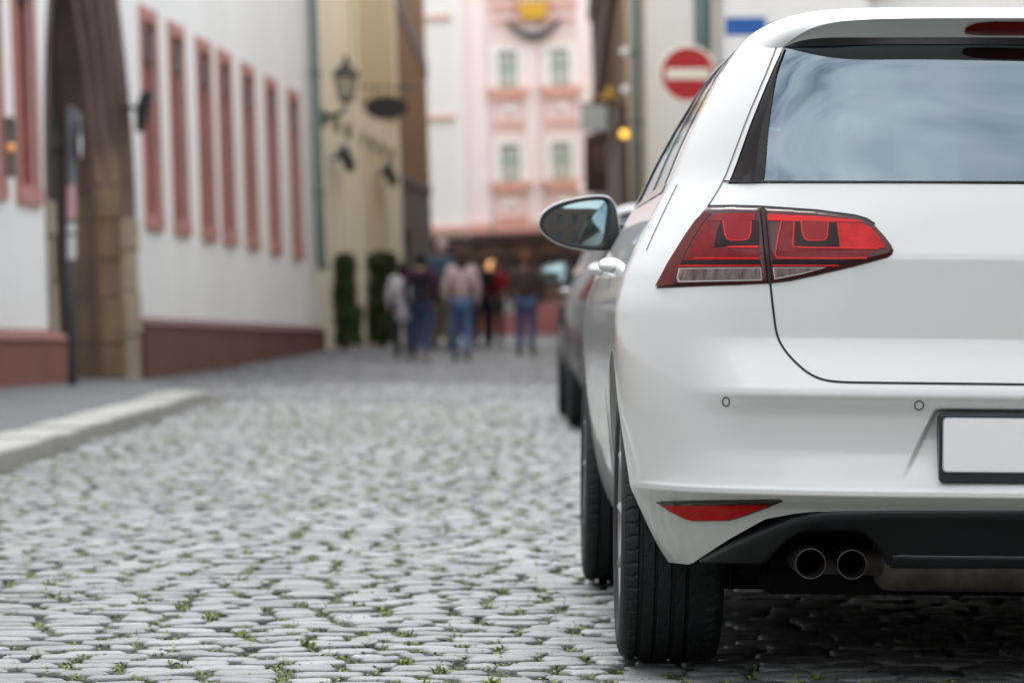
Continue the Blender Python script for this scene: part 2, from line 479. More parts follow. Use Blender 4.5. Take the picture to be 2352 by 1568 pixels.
JOINTS = []
def cobbles():
    store = {'near': ([], [], [0]), 'far': ([], [], [0])}
    def emit(cx, cy, hw, hd, ang, lod, where='near'):
        allV, allQ, bs = store[where]
        base = bs[0]
        N = len(cx)
        if N == 0: return
        K, rings = {0: (16, [(1.0, -.030), (1.0, -.0075), (.965, -.0024), (.86, .0), (.5, .0014)]),
                    1: (10, [(1.0, -.028), (.985, -.005), (.85, .0005)]),
                    2: (8, [(1.0, -.022), (.86, .0)])}[lod]
        th = np.arange(K) / K * 2 * np.pi
        e = 2 / 4.6
        ox = np.sign(np.cos(th)) * np.abs(np.cos(th)) ** e
        oy = np.sign(np.sin(th)) * np.abs(np.sin(th)) ** e
        jit = 1 + rng.normal(0, 0.06, (N, K))
        lx = hw[:, None] * ox * jit
        ly = hd[:, None] * oy * jit
        dz = rng.normal(0, 0.0017, N)
        tx, ty = rng.normal(0, 0.020, N), rng.normal(0, 0.016, N)
        dome = rng.uniform(0.7, 1.5, N)
        ca, sa = np.cos(ang), np.sin(ang)
        z0 = gz(cx, cy)
        Vs = []
        for (s, h) in rings:
            x = lx * s; y = ly * s
            hh = h * (dome[:, None] if h > -0.02 else 1)
            z = hh + (tx[:, None] * x + ty[:, None] * y + dz[:, None]) * (1 if h > -0.02 else 0)
            if lod == 0 and h > -0.02:
                z = z + rng.normal(0, 0.0006, z.shape)
            Vs.append(np.stack([cx[:, None] + x * ca[:, None] - y * sa[:, None],
                                cy[:, None] + x * sa[:, None] + y * ca[:, None], z0[:, None] + z], -1))
        top = np.stack([cx, cy, z0 + dz + (0.0019 if lod == 0 else 0.0015 if lod == 1 else 0.001) * dome], -1)[:, None, :]
        V = np.concatenate(Vs + [top], 1)                     # N, rings*K+1, 3
        nv = len(rings) * K + 1
        k = np.arange(K); k1 = (k + 1) % K
        q = [np.stack([r * K + k, r * K + k1, (r + 1) * K + k1, (r + 1) * K + k], 1) for r in range(len(rings) - 1)]
        c = np.stack([(len(rings) - 1) * K + k, (len(rings) - 1) * K + k1, np.full(K, nv - 1), np.full(K, -1)], 1)
        q = np.concatenate(q + [c], 0)
        Q = q[None] + (np.arange(N) * nv)[:, None, None] * (q >= 0)[None]
        allV.append(V.reshape(-1, 3)); allQ.append(np.where(Q.reshape(-1, 4) < 0, -1, Q.reshape(-1, 4) + base * (Q.reshape(-1, 4) >= 0)))
        bs[0] += N * nv
    # rows of setts, laid in shallow waves across the street
    def field(y0, y1, pitch, wmin, wmax, lod, gx, gy, where='near'):
        CX, CY, HW, HD, AN, OUT = [], [], [], [], [], []
        y = y0 - 2.5
        slope = 0.13
        while y < y1 + 2.5:
            hd = pitch / 2
            x = -10.0 + rng.uniform(0, .2)
            while x < 6.5:
                wd = rng.uniform(wmin, wmax)
                cx = x + wd / 2
                cy = y + slope * cx + 0.045 * math.sin(cx * 1.3 + y * 0.7) + 0.03 * math.sin(cx * 3.1 - y * 1.9)
                x += wd
                if not (y0 <= cy < y1): continue
                beside = cx < -0.114 * cy - 0.5 or cx > 0.130 * cy + 0.5
                if beside and cy > 60: continue
                if cx - wd / 2 < float(kerb_x(cy)): continue
                if cy > 36.6 and cx < WALLX(cy) - 0.2: continue
                if cy > 36.6 and cy < 38.6 and cx < -2.3 - (cy - 36.6) * 0.9: continue
                j = rng.normal(0, 0.008)
                OUT.append(beside)
                CX.append(cx); CY.append(cy + j)
                HW.append(wd / 2 - gx * rng.uniform(0.6, 1.7)); HD.append(hd * rng.uniform(0.9, 1.03) - gy * rng.uniform(0.6, 1.3))
                AN.append(slope * 0.9 + rng.normal(0, 0.05))
                if lod < 2 and not beside:
                    JOINTS.append((cx + wd / 2, cy + slope * wd / 2, wd))
            y += pitch * rng.uniform(0.93, 1.07)
        A = [np.array(q) for q in (CX, CY, HW, HD, AN)]
        OUT = np.array(OUT, dtype=bool)
        emit(*[q[~OUT] for q in A], lod, where)
        emit(*[q[OUT] for q in A], 2, where)
    field(3.0, 7.6, 0.108, 0.085, 0.20, 2, 0.013, 0.0065)
    field(7.6, 16.0, 0.108, 0.085, 0.20, 0, 0.0115, 0.005)
    field(16.0, 34.0, 0.110, 0.085, 0.20, 1, 0.012, 0.005)
    field(34.0, 42.0, 0.14, 0.13, 0.24, 2, 0.010, 0.010)
    field(42.0, 60.0, 0.16, 0.15, 0.26, 2, 0.010, 0.010, 'far')
    field(60.0, 112.0, 0.24, 0.24, 0.40, 2, 0.012, 0.012, 'far')
    for where, name, m in (('near', 'cobbled_road', M['cobble']), ('far', 'upper_street', M['cobble_far'])):
        o = big_mesh(name, np.concatenate(store[where][0]), np.concatenate(store[where][1]), m)
        tag(o, kind='structure')

def weeds():
    V, Q = [], []
    def leaf(p, d, ln, wd, droop):
        side = np.cross(d, [0, 0, 1]); side /= (np.linalg.norm(side) + 1e-6)
        m = p + d * ln * 0.55
        t = p + d * ln + np.array([0, 0, -droop * ln])
        n = len(V)
        V.extend([p, m + side * wd, t, m - side * wd])
        Q.append((n, n + 1, n + 2, n + 3))
    for (x, y, wd) in JOINTS:
        if y > 33 or x < -0.114 * y - 0.3 or x > 1.0: continue
        if x > 0.30 and y > 9.0: continue
        patch = 0.5 + 0.5 * math.sin(x * 2.3 + 1.0) * math.sin(y * 0.9 + x)
        near_car = math.exp(-((x - 0.0) / 0.8) ** 2)
        z = float(gz(x, y)) - 0.006
        pr = (0.60 + 0.25 * patch + 0.25 * near_car) * (1.0 if y < 15 else 0.5)
        if rng.random() < pr:                                      # low moss filling the joint
            for k in range(int(rng.integers(12, 26)) if y < 16 else 11):
                a = rng.uniform(0, 2 * np.pi); e = rng.uniform(0.1, 1.1)
                d = np.array([math.cos(a) * math.cos(e), math.sin(a) * math.cos(e), math.sin(e)])
                along = rng.random() < 0.35
                p = np.array([x + (rng.uniform(-.5, .5) * wd if along else rng.normal(0, .012)), y + (.054 + rng.normal(0, .004) if along else rng.normal(0, 0.022)), z])
                s = rng.uniform(0.6, 1.2) * (1.0 if y < 16 else 1.5)
                leaf(p, d, 0.012 * s, 0.0042 * s, 0.2)
        if rng.random() < 0.07 + 0.05 * patch + 0.20 * near_car:   # a tuft of grass or a seedling
            big = rng.random() < 0.25
            for k in range(int(rng.integers(5, 10)) if not big else int(rng.integers(12, 22))):
                a = rng.uniform(0, 2 * np.pi); e = rng.uniform(0.25, 1.3)
                d = np.array([math.cos(a) * math.cos(e), math.sin(a) * math.cos(e), math.sin(e)])
                p = np.array([x + rng.normal(0, 0.010), y + rng.normal(0, 0.014), z])
                s = rng.uniform(0.4, 1.0) * (1.7 if big else 1.0)
                leaf(p, d, 0.021 * s, 0.0030 * (0.6 + 0.6 * rng.random()) * (1.2 if big else 1), rng.uniform(0, .4))
        if rng.random() < 0.10 + 0.12 * near_car:                  # a stem with round leaves
            h = rng.uniform(0.015, 0.04)
            for k in range(6):
                a = rng.uniform(0, 6.28)
                leaf(np.array([x, y, z + h * (k + 1) / 6]), np.array([math.cos(a) * .8, math.sin(a) * .8, .5]), 0.011, 0.005, .2)
    big = np.array(Q)
    o = big_mesh('weeds', np.array(V), big, M['weed'])
    o.data.polygons.foreach_set('use_smooth', np.zeros(len(big), dtype=bool))
    tag(o, 'small green weeds and moss growing in the joints between the setts', 'weeds', kind='stuff')

def pavement():
    # asphalt footway behind the kerb, up to the white house
    mb = MB()
    ys = [3, 10, 20, 28, 34, 36.6]
    for a, b in zip(ys[:-1], ys[1:]):
        xa, xb = float(kerb_x(a)) - 0.30, float(kerb_x(b - .01)) - 0.30
        mb.add([(-30, a, .082), (xa, a, .082), (xb, b, .082), (-30, b, .082)], [(0, 1, 2, 3)])
    xa = float(kerb_x(36.5)) - 0.30
    mb.add([(-30, 36.6, .082), (xa, 36.6, .082), (WALLX(43), 43.5, .03), (-30, 43.5, .03)], [(0, 1, 2, 3)])
    o = mb.build('pavement', M['asphalt'])
    tag(o, kind='structure')
    # kerb of separate granite blocks, dropped to road level at its far end
    mb = MB()
    y = 4.0
    while y < 36.4:
        ln = rng.uniform(0.9, 1.25)
        y1 = min(y + ln, 36.6)
        def hz(t): return 0.092 - 0.085 * float(smooth01(np.array((t - 34.0) / 2.7)))
        x0, x1 = float(kerb_x(y)), float(kerb_x(min(y1, 36.55)))
        j = rng.normal(0, .004)
        a, b = y + .004, y1 - .004
        c = 0.016
        V = [(x0 - .30, a, hz(y) + j), (x0 - c, a, hz(y) + j), (x0, a, hz(y) + j - c), (x0 + .01, a, -.06),
             (x1 - .30, b, hz(y1) + j), (x1 - c, b, hz(y1) + j), (x1, b, hz(y1) + j - c), (x1 + .01, b, -.06), (x0 - .30, a, -.06), (x1 - .30, b, -.06)]
        mb.add(V, [(0, 1, 5, 4), (1, 2, 6, 5), (2, 3, 7, 6), (0, 8, 3, 2, 1), (4, 5, 6, 7, 9)])
        y = y1
    o = mb.build('kerb', M['kerb'])
    tag(o, kind='structure')

# ------------------------------------------------------------------ hatchback: body surface
# car axes: u to the right, v forward from the rear bumper, w up
XC, Y0 = 1.187, 8.54
ROLL = 0.0087                                    # the street falls slightly to the right
CAR_M = Matrix.Translation((XC, Y0, -0.0078)) @ Matrix.Rotation(ROLL, 4, 'Y')

def pchip(xs, ys):
    xs = np.asarray(xs, float); ys = np.asarray(ys, float)
    h = np.diff(xs); d = np.diff(ys) / h
    m = np.zeros_like(xs)
    for i in range(1, len(xs) - 1):
        if d[i - 1] * d[i] > 0:
            w1, w2 = 2 * h[i] + h[i - 1], h[i] + 2 * h[i - 1]
            m[i] = (w1 + w2) / (w1 / d[i - 1] + w2 / d[i])
    m[0], m[-1] = d[0], d[-1]
    def f(x):
        x = np.clip(np.asarray(x, float), xs[0], xs[-1])
        i = np.clip(np.searchsorted(xs, x, side='right') - 1, 0, len(xs) - 2)
        t = (x - xs[i]) / h[i]
        return ((2 * t**3 - 3 * t**2 + 1) * ys[i] + (t**3 - 2 * t**2 + t) * h[i] * m[i]
                + (-2 * t**3 + 3 * t**2) * ys[i + 1] + (t**3 - t**2) * h[i] * m[i + 1])
    return f

fU = pchip([.15, .2, .243, .32, .39, .5, .6, .7, .77, .85, .9, .95, 1.0, 1.045, 1.15, 1.25, 1.35, 1.39, 1.42],
           [.79, .80, .828, .858, .874, .889, .897, .900, .900, .886, .866, .840, .814, .79, .745, .695, .634, .597, .54])
fVR = pchip([.15, .2, .243, .372, .395, .407, .414, .422, .45, .50, .56, .598, .610, .620, .632, .70, .718, .728, .80, .885, .898, .912, .97, 1.045, 1.15, 1.25, 1.345, 1.42],
            [.21, .19, .15, .052, .016, .001, .001, .006, .016, .027, .022, .006, .0005, .002, .008, .044, .051, .053, .053, .053, .055, .060, .082, .115, .165, .218, .276, .37])
fVS = pchip([.15, .2, .243, .372, .395, .407, .414, .422, .45, .50, .60, .70, .80, .90, 1.0, 1.045, 1.15, 1.25, 1.345, 1.42],
            [.21, .19, .15, .052, .016, .001, .001, .006, .014, .021, .026, .034, .044, .060, .092, .115, .165, .218, .276, .37])
fL = pchip([.15, .6, .9, 1.045, 1.2, 1.35, 1.42], [.62, .62, .60, .58, .50, .42, .40])
fN = pchip([.15, .6, .9, 1.045, 1.35, 1.42], [3.2, 3.2, 3.05, 3.0, 3.5, 3.5])
fVF = pchip([.15, .2, .3, .5, .6, .7, .74, .80, .88, .95, 1.0, 1.045, 1.2, 1.35, 1.40], [4.10, 4.16, 4.235, 4.255, 4.24, 4.20, 4.10, 3.85, 3.5, 3.22, 3.06, 2.97, 2.60, 2.25, 2.12])
fLF = pchip([.15, .5, .74, .88, 1.0, 1.045, 1.40], [.9, .9, .9, .7, .5, .42, .35])
fTOP = pchip([.40, .46, .52, .6, .8, 1.2, 1.8, 2.2], [1.338, 1.352, 1.366, 1.380, 1.396, 1.404, 1.394, 1.372])

def recess(u, w_):
    """number plate pocket pressed into the bumper, fading out towards its open lower edge"""
    half = 0.262 + (0.580 - w_) * 0.47
    a = smooth01((half - np.abs(u)) / 0.014 + 0.5)
    b = smooth01((0.581 - w_) / 0.010 + 0.5)
    c = smooth01((w_ - 0.425) / 0.12)
    return 0.026 * a * b * c

def VRe(u, w_):
    r = np.abs(u) / fU(w_)
    f = 1 - smooth01((r - 0.70) / 0.17)
    s = fVS(w_)
    return s + (fVR(w_) - s) * f + recess(u, w_)

def surfV(u, w_):
    r = np.clip(np.abs(u) / fU(w_), 0, 1)
    n = fN(w_)
    return VRe(u, w_) + fL(w_) * (1 - (1 - r**n) ** (1 / n))

def sideU(v, w_):
    """half width of the body at (v, w)"""
    n = fN(w_)
    u0 = fU(w_)
    L = fL(w_)
    q = np.clip((VRe(u0 * 0.95, w_) + L - v) / L, 0, 1)
    a = u0 * (1 - q**n) ** (1 / n)
    qf = np.clip((v - (fVF(w_) - fLF(w_))) / fLF(w_), 0, 1)
    b = u0 * (1 - qf**n) ** (1 / n)
    return np.minimum(a, b)

def Gf(u, v, w_):
    r = np.abs(u) / fU(w_)
    q = np.clip((VRe(u, w_) + fL(w_) - v) / fL(w_), 0, None)
    n = fN(w_)
    return r**n + q**n - 1

def Gn(P):
    e = 0.0015
    u, v, w_ = P[:, 0], P[:, 1], P[:, 2]
    g = np.stack([Gf(u + e, v, w_) - Gf(u - e, v, w_), Gf(u, v + e, w_) - Gf(u, v - e, w_), Gf(u, v, w_ + e) - Gf(u, v, w_ - e)], 1)
    return g / (np.linalg.norm(g, axis=1, keepdims=True) + 1e-9)

def ray_car(pts):
    """points of the 2352 px frame -> where those sight lines meet the left rear of the body, car axes"""
    pts = np.asarray(pts, float)
    inv = np.array(CAR_M.inverted())
    d = np.stack([(pts[:, 0] - XV) / F, np.ones(len(pts)), -(pts[:, 1] - YH) / F], 1)
    o = np.array([0, 0, CAMH])
    oc = inv[:3, :3] @ o + inv[:3, 3]
    dc = d @ inv[:3, :3].T
    T = np.arange(8.40, 10.2, 0.006)
    best = np.full(len(pts), np.nan)
    gmin = np.full(len(pts), 1e9); tmin = np.full(len(pts), 9.0)
    prev = None
    for t in T:
        P = oc + dc * t
        g = Gf(P[:, 0], P[:, 1], P[:, 2])
        if prev is not None:
            hit = np.isnan(best) & (g <= 0) & (prev > 0)
            best[hit] = t - 0.006 * (-g[hit]) / (prev[hit] - g[hit] + 1e-12)
        low = np.isnan(best) & (g < gmin)
        gmin[low] = g[low]; tmin[low] = t
        prev = g
    best = np.where(np.isnan(best), tmin, best)
    return oc + dc * best[:, None]

def resample(poly, step, closed=True):
    poly = [np.array(p, float) for p in poly]
    outp = []
    n = len(poly)
    for i in range(n if closed else n - 1):
        a, b = poly[i], poly[(i + 1) % n]
        k = max(1, int(round(np.linalg.norm(b - a) / step)))
        for j in range(k):
            outp.append(a + (b - a) * j / k)
    if not closed:
        outp.append(poly[-1])
    return np.array(outp)

def smooth_poly(poly, it=2, closed=True):
    p = np.array(poly, float)
    for _ in range(it):
        if closed:
            q = np.roll(p, -1, 0)
            p = np.stack([p * .75 + q * .25, p * .25 + q * .75], 1).reshape(-1, 2)
        else:
            q = p[1:]; b = p[:-1]
            m = np.stack([b * .75 + q * .25, b * .25 + q * .75], 1).reshape(-1, 2)
            p = np.concatenate([p[:1], m, p[-1:]])
    return p

def in_poly(pts, poly):
    x, y = pts[:, 0], pts[:, 1]
    c = np.zeros(len(pts), bool)
    n = len(poly)
    for i in range(n):
        a, b = poly[i], poly[(i + 1) % n]
        cond = (a[1] > y) != (b[1] > y)
        xi = (b[0] - a[0]) * (y - a[1]) / (b[1] - a[1] + 1e-12) + a[0]
        c ^= cond & (x < xi)
    return c

def edge_dist(pts, poly):
    d = np.full(len(pts), 1e9)
    n = len(poly)
    for i in range(n):
        a, b = poly[i], poly[(i + 1) % n]
        ab = b - a
        t = np.clip(((pts - a) @ ab) / (ab @ ab + 1e-12), 0, 1)
        d = np.minimum(d, np.linalg.norm(pts - (a + t[:, None] * ab), axis=1))
    return d

def patch(name, poly, off, m, parent, step=6.0, bevel=0.0, bevel_h=0.004, skirt=True, clip=True, depth=0.005):
    """a shaped piece lying on the left rear of the body: its outline is given in frame pixels; returns left and right"""
    b = resample(poly, step)
    mn, mx_ = b.min(0), b.max(0)
    gx, gy = np.meshgrid(np.arange(mn[0] + step / 2, mx_[0], step), np.arange(mn[1] + step / 2, mx_[1], step * .9))
    gx = gx + (np.arange(gx.shape[0]) % 2)[:, None] * step / 2
    g = np.stack([gx.ravel(), gy.ravel()], 1)
    if len(g):
        g = g[in_poly(g, b)]
    if len(g):
        g = g[edge_dist(g, b) > step * 0.45]
    inner = [g]
    if bevel:
        # a ring of points where the bevel ends
        pass
    pts = np.concatenate([b] + inner)
    nb = len(b)
    vv, ee, ff, *_ = delaunay_2d_cdt([Vector(p) for p in pts], [], [list(range(nb))], 1, 1e-4)
    P2 = np.array([tuple(v) for v in vv])
    P = ray_car(P2)
    if clip:
        P[:, 0] = np.minimum(P[:, 0], 0)
    N = Gn(P)
    d = edge_dist(P2, b)
    offs = np.full(len(P2), off)
    if bevel:
        offs = off - bevel_h * (1 - np.sqrt(np.clip(1 - (1 - np.clip(d / bevel, 0, 1)) ** 2, 0, 1)))
    V = P + N * offs[:, None]
    faces = [list(f) for f in ff]
    # make the faces look outwards
    fixed = []
    for f in faces:
        a, b_, c = V[f[0]], V[f[1]], V[f[2]]
        if np.dot(np.cross(b_ - a, c - a), N[f[0]]) < 0:
            f = f[::-1]
        fixed.append(f)
    faces = fixed
    if skirt:
        cnt = {}
        for f in faces:
            for i in range(len(f)):
                e = (f[i], f[(i + 1) % len(f)])
                cnt[e] = cnt.get(e, 0) + 1
        Vl = list(V); mp = {}
        for (a, b_) in [e for e in cnt if (e[1], e[0]) not in cnt]:
            if abs(V[a][0]) < 1e-6 and abs(V[b_][0]) < 1e-6: continue
            for k in (a, b_):
                if k not in mp:
                    mp[k] = len(Vl); Vl.append(P[k] - N[k] * depth)
            faces.append([b_, a, mp[a], mp[b_]])
        V = np.array(Vl)
    return V, faces

def pair(name, poly, off, m, parent, merge=False, **kw):
    """the piece on the left of the car and its mirror image on the right; merge=True joins both halves"""
    V, Fc = patch(name, poly, off, m, parent, **kw)
    VR_ = V * np.array([-1, 1, 1])
    FR = [f[::-1] for f in Fc]
    if merge:
        n = len(V)
        o = mesh_obj(name, np.concatenate([V, VR_]), Fc + [[i + n for i in f] for f in FR], m, parent)
        return [o]
    pl, pr = parent if isinstance(parent, (list, tuple)) else (parent, parent)
    return [mesh_obj(name, V, Fc, m, pl), mesh_obj(name, VR_, FR, m, pr)]

def ribbon(poly, width, closed=False):
    p = np.array(poly, float)
    if closed:
        t = np.roll(p, -1, 0) - np.roll(p, 1, 0)
    else:
        t = np.gradient(p, axis=0)
    t /= np.linalg.norm(t, axis=1, keepdims=True)
    n = np.stack([-t[:, 1], t[:, 0]], 1) * width / 2
    return p + n, p - n

def line(name, poly, width, off, m, parent, closed=False, step=8.0, merge=True):
    """a thin strip following a polyline of frame pixels on the body, on both sides of the car"""
    p = resample(poly, step, closed)
    a, b = ribbon(p, width, closed)
    A, B = ray_car(a), ray_car(b)
    A[:, 0] = np.minimum(A[:, 0], 0); B[:, 0] = np.minimum(B[:, 0], 0)
    A = A + Gn(A) * off; B = B + Gn(B) * off
    n = len(p)
    V = np.concatenate([A, B])
    Fc = [[i, (i + 1) % n, n + (i + 1) % n, n + i] for i in range(n if closed else n - 1)]
    c = V[Fc[0]]
    if np.dot(np.cross(c[1] - c[0], c[2] - c[0]), Gn(A[:1])[0]) < 0:
        Fc = [f[::-1] for f in Fc]
    VR_ = V * np.array([-1, 1, 1])
    FR = [f[::-1] for f in Fc]
    if merge:
        k = len(V)
        return [mesh_obj(name, np.concatenate([V, VR_]), Fc + [[i + k for i in f] for f in FR], m, parent)]
    pl, pr = parent if isinstance(parent, (list, tuple)) else (parent, parent)
    return [mesh_obj(name, V, Fc, m, pl), mesh_obj(name, VR_, FR, m, pr)]

z4 = lambda P: [(1435.5 + .3897 * x, .3897 * y) for x, y in P]
z5 = lambda P: [(1206 + .3906 * x, 402 + .3906 * y) for x, y in P]
z6 = lambda P: [(1321 + .4508 * x, 861 + .4508 * y) for x, y in P]
z8 = lambda P: [(1435.5 + .29297 * x, 402 + .29297 * y) for x, y in P]

def grid_faces(nr, nc, base=0, flip=False):
    Fc = []
    for i in range(nr - 1):
        for j in range(nc - 1):
            a = base + i * nc + j
            f = (a, a + 1, a + nc + 1, a + nc)
            Fc.append(f[::-1] if flip else f)
    return Fc

RW = dict(v=.79, w=.317, R=.372)
FW = dict(v=3.42, w=.317, R=.372)
fLOW = lambda u: np.interp(np.abs(u), [0, .476, .52, .574, .65, .728, .74, 2], [.371, .370, .364, .351, .305, .254, .245, .243])

def lower_shell():
    """bumper, flanks and bonnet of the left half as one grid: rows upwards, columns from the middle of the tail round the side to the nose"""
    rows = np.unique(np.round(np.concatenate([np.linspace(.243, .39, 26), np.linspace(.39, .43, 20), np.linspace(.43, .56, 24), np.linspace(.56, .64, 28),
                                              np.linspace(.64, .74, 26), np.linspace(.74, .88, 26), np.linspace(.88, .92, 12), np.linspace(.92, 1.045, 26)]), 5))
    r1 = np.concatenate([np.arange(0, .24, .012), np.arange(.24, .44, .005), np.arange(.44, .9, .0085)])
    grid = []
    for w0 in rows:
        U0 = float(fU(w0)); n0 = float(fN(w0)); L0 = float(fL(w0))
        # rear
        wl = fLOW(r1 * U0)
        ww = np.where(w0 < .409, wl + (w0 - .243) / (.409 - .243) * (.409 - wl), w0)
        Uw = fU(ww)
        u = r1 * Uw
        v = surfV(u, ww)
        A = np.stack([-u, v, ww], 1)
        # corner to full width
        q9 = (1 - .9 ** n0) ** (1 / n0)
        q = np.linspace(q9, 0, 56)
        r = (1 - q**n0) ** (1 / n0)
        u = r * U0
        v = VRe(u, np.full_like(u, w0)) + L0 * (1 - q)
        B = np.stack([-u, v, np.full_like(u, w0)], 1)
        # flank
        ve = float(fVF(w0) - fLF(w0))
        v2 = np.linspace(v[-1], ve, 150)[1:]
        C = np.stack([np.full_like(v2, -U0), v2, np.full_like(v2, w0)], 1)
        # front corner
        ph = np.linspace(0, 1, 46)[1:]
        qf = np.concatenate([np.linspace(0, .8, 26)[1:], ])
        rf = (1 - qf**n0) ** (1 / n0)
        rr = np.linspace(rf[-1], 0, 22)[1:]
        qq = (1 - rr**n0) ** (1 / n0)
        uu = np.concatenate([rf, rr]) * U0
        vv = ve + float(fLF(w0)) * np.concatenate([qf, qq])
        D = np.stack([-uu, vv, np.full_like(uu, w0)], 1)
        g = np.concatenate([A, B, C, D])
        # a shallow hollow along the doors and a swelling over the wheels
        fl = np.exp(-((g[:, 1] - 2.1) / .75) ** 4)
        g[:, 0] += fl * (.010 * math.exp(-((w0 - .52) / .10) ** 2))
        grid.append(g)
    return np.array(grid)

def make_wheel(parent, x, v, side):
    root = empty('wheel')
    root.parent = parent
    root.location = (x, v, .317)
    # tyre with grooves
    W = .226; R0 = .317; rim_r = .222
    half = W / 2
    prof = []
    xs = np.linspace(-half * .80, half * .80, 57)
    for xx in xs:
        crown = .006 * (xx / (half * .8)) ** 2
        rr = R0 - crown
        prof.append((rr, xx, 1.0))
    sh = [(R0 - .012, half * .88, .6), (R0 - .020, half * .94, .3), (R0 - .034, half * .985, 0), (R0 - .052, half, 0), (.246, half * .985, 0), (rim_r + .004, half * .90, 0), (rim_r - .004, half * .86, 0)]
    full = [(r, -x_, t) for r, x_, t in sh[::-1]] + prof + sh
    nseg = 360
    V = np.zeros((nseg, len(full), 3))
    ang = np.arange(nseg) / nseg * 2 * np.pi
    gro = [-.33 * half, .0 * half, .27 * half, -.62 * half]
    for j, (r, xx, t) in enumerate(full):
        rr = np.full(nseg, r)
        dep = 0.0
        for g_ in gro:
            if abs(xx - g_) < .0042 and t == 1.0: dep = .0075
        rr = rr - dep
        if t > 0 and dep == 0:
            # slanting sipes, a different slant in each rib
            out_ = xx * side
            k = .9 if abs(out_) > .6 * half else 4.0
            ph = (ang * 66 / (2 * np.pi) + xx * k * 22 * (1 if abs(out_) < .6 * half else .4)) % (2 if abs(out_) < .6 * half else 1)
            rr = rr - (.0040 * (ph < .16) if abs(out_) > .6 * half else .0022 * (ph < .12)) * t
        V[:, j, 0] = xx
        V[:, j, 1] = rr * np.cos(ang)
        V[:, j, 2] = rr * np.sin(ang)
    nc = len(full)
    Fc = []
    for i in range(nseg):
        for j in range(nc - 1):
            Fc.append((i * nc + j, ((i + 1) % nseg) * nc + j, ((i + 1) % nseg) * nc + j + 1, i * nc + j + 1))
    ty = mesh_obj('tyre', V.reshape(-1, 3), [f[::-1] for f in Fc], M['rubber'], root, smooth=False)
    # rim: barrel, dished face with ten spokes, hub
    mb = MB()
    s = side
    mb.lathe([(.218, -s * .10), (.205, -s * .06), (.200, s * .04), (.214, s * .085), (.226, s * .096), (.224, s * .104), (.212, s * .102), (.206, s * .088)], n=60, axis='x')
    for k in range(10):
        a = 2 * math.pi * k / 10
        p0 = (s * .072, .05 * math.cos(a), .05 * math.sin(a))
        p1 = (s * .082, .13 * math.cos(a), .13 * math.sin(a))
        p2 = (s * .094, .212 * math.cos(a + .08), .212 * math.sin(a + .08))
        mb.tube([p0, p1, p2], [.020, .015, .013], n=8)
    mb.lathe([(.0, s * .088), (.03, s * .086), (.055, s * .076), (.06, s * .04)], n=24, axis='x')
    mb.build('rim', M['alloy'], root, smooth=True)
    mb = MB()
    mb.lathe([(.06, s * .02), (.15, s * .02), (.15, s * .035), (.06, s * .035)], n=40, axis='x')
    mb.build('brake_disc', M['iron_soft'], root, smooth=False)
    return root

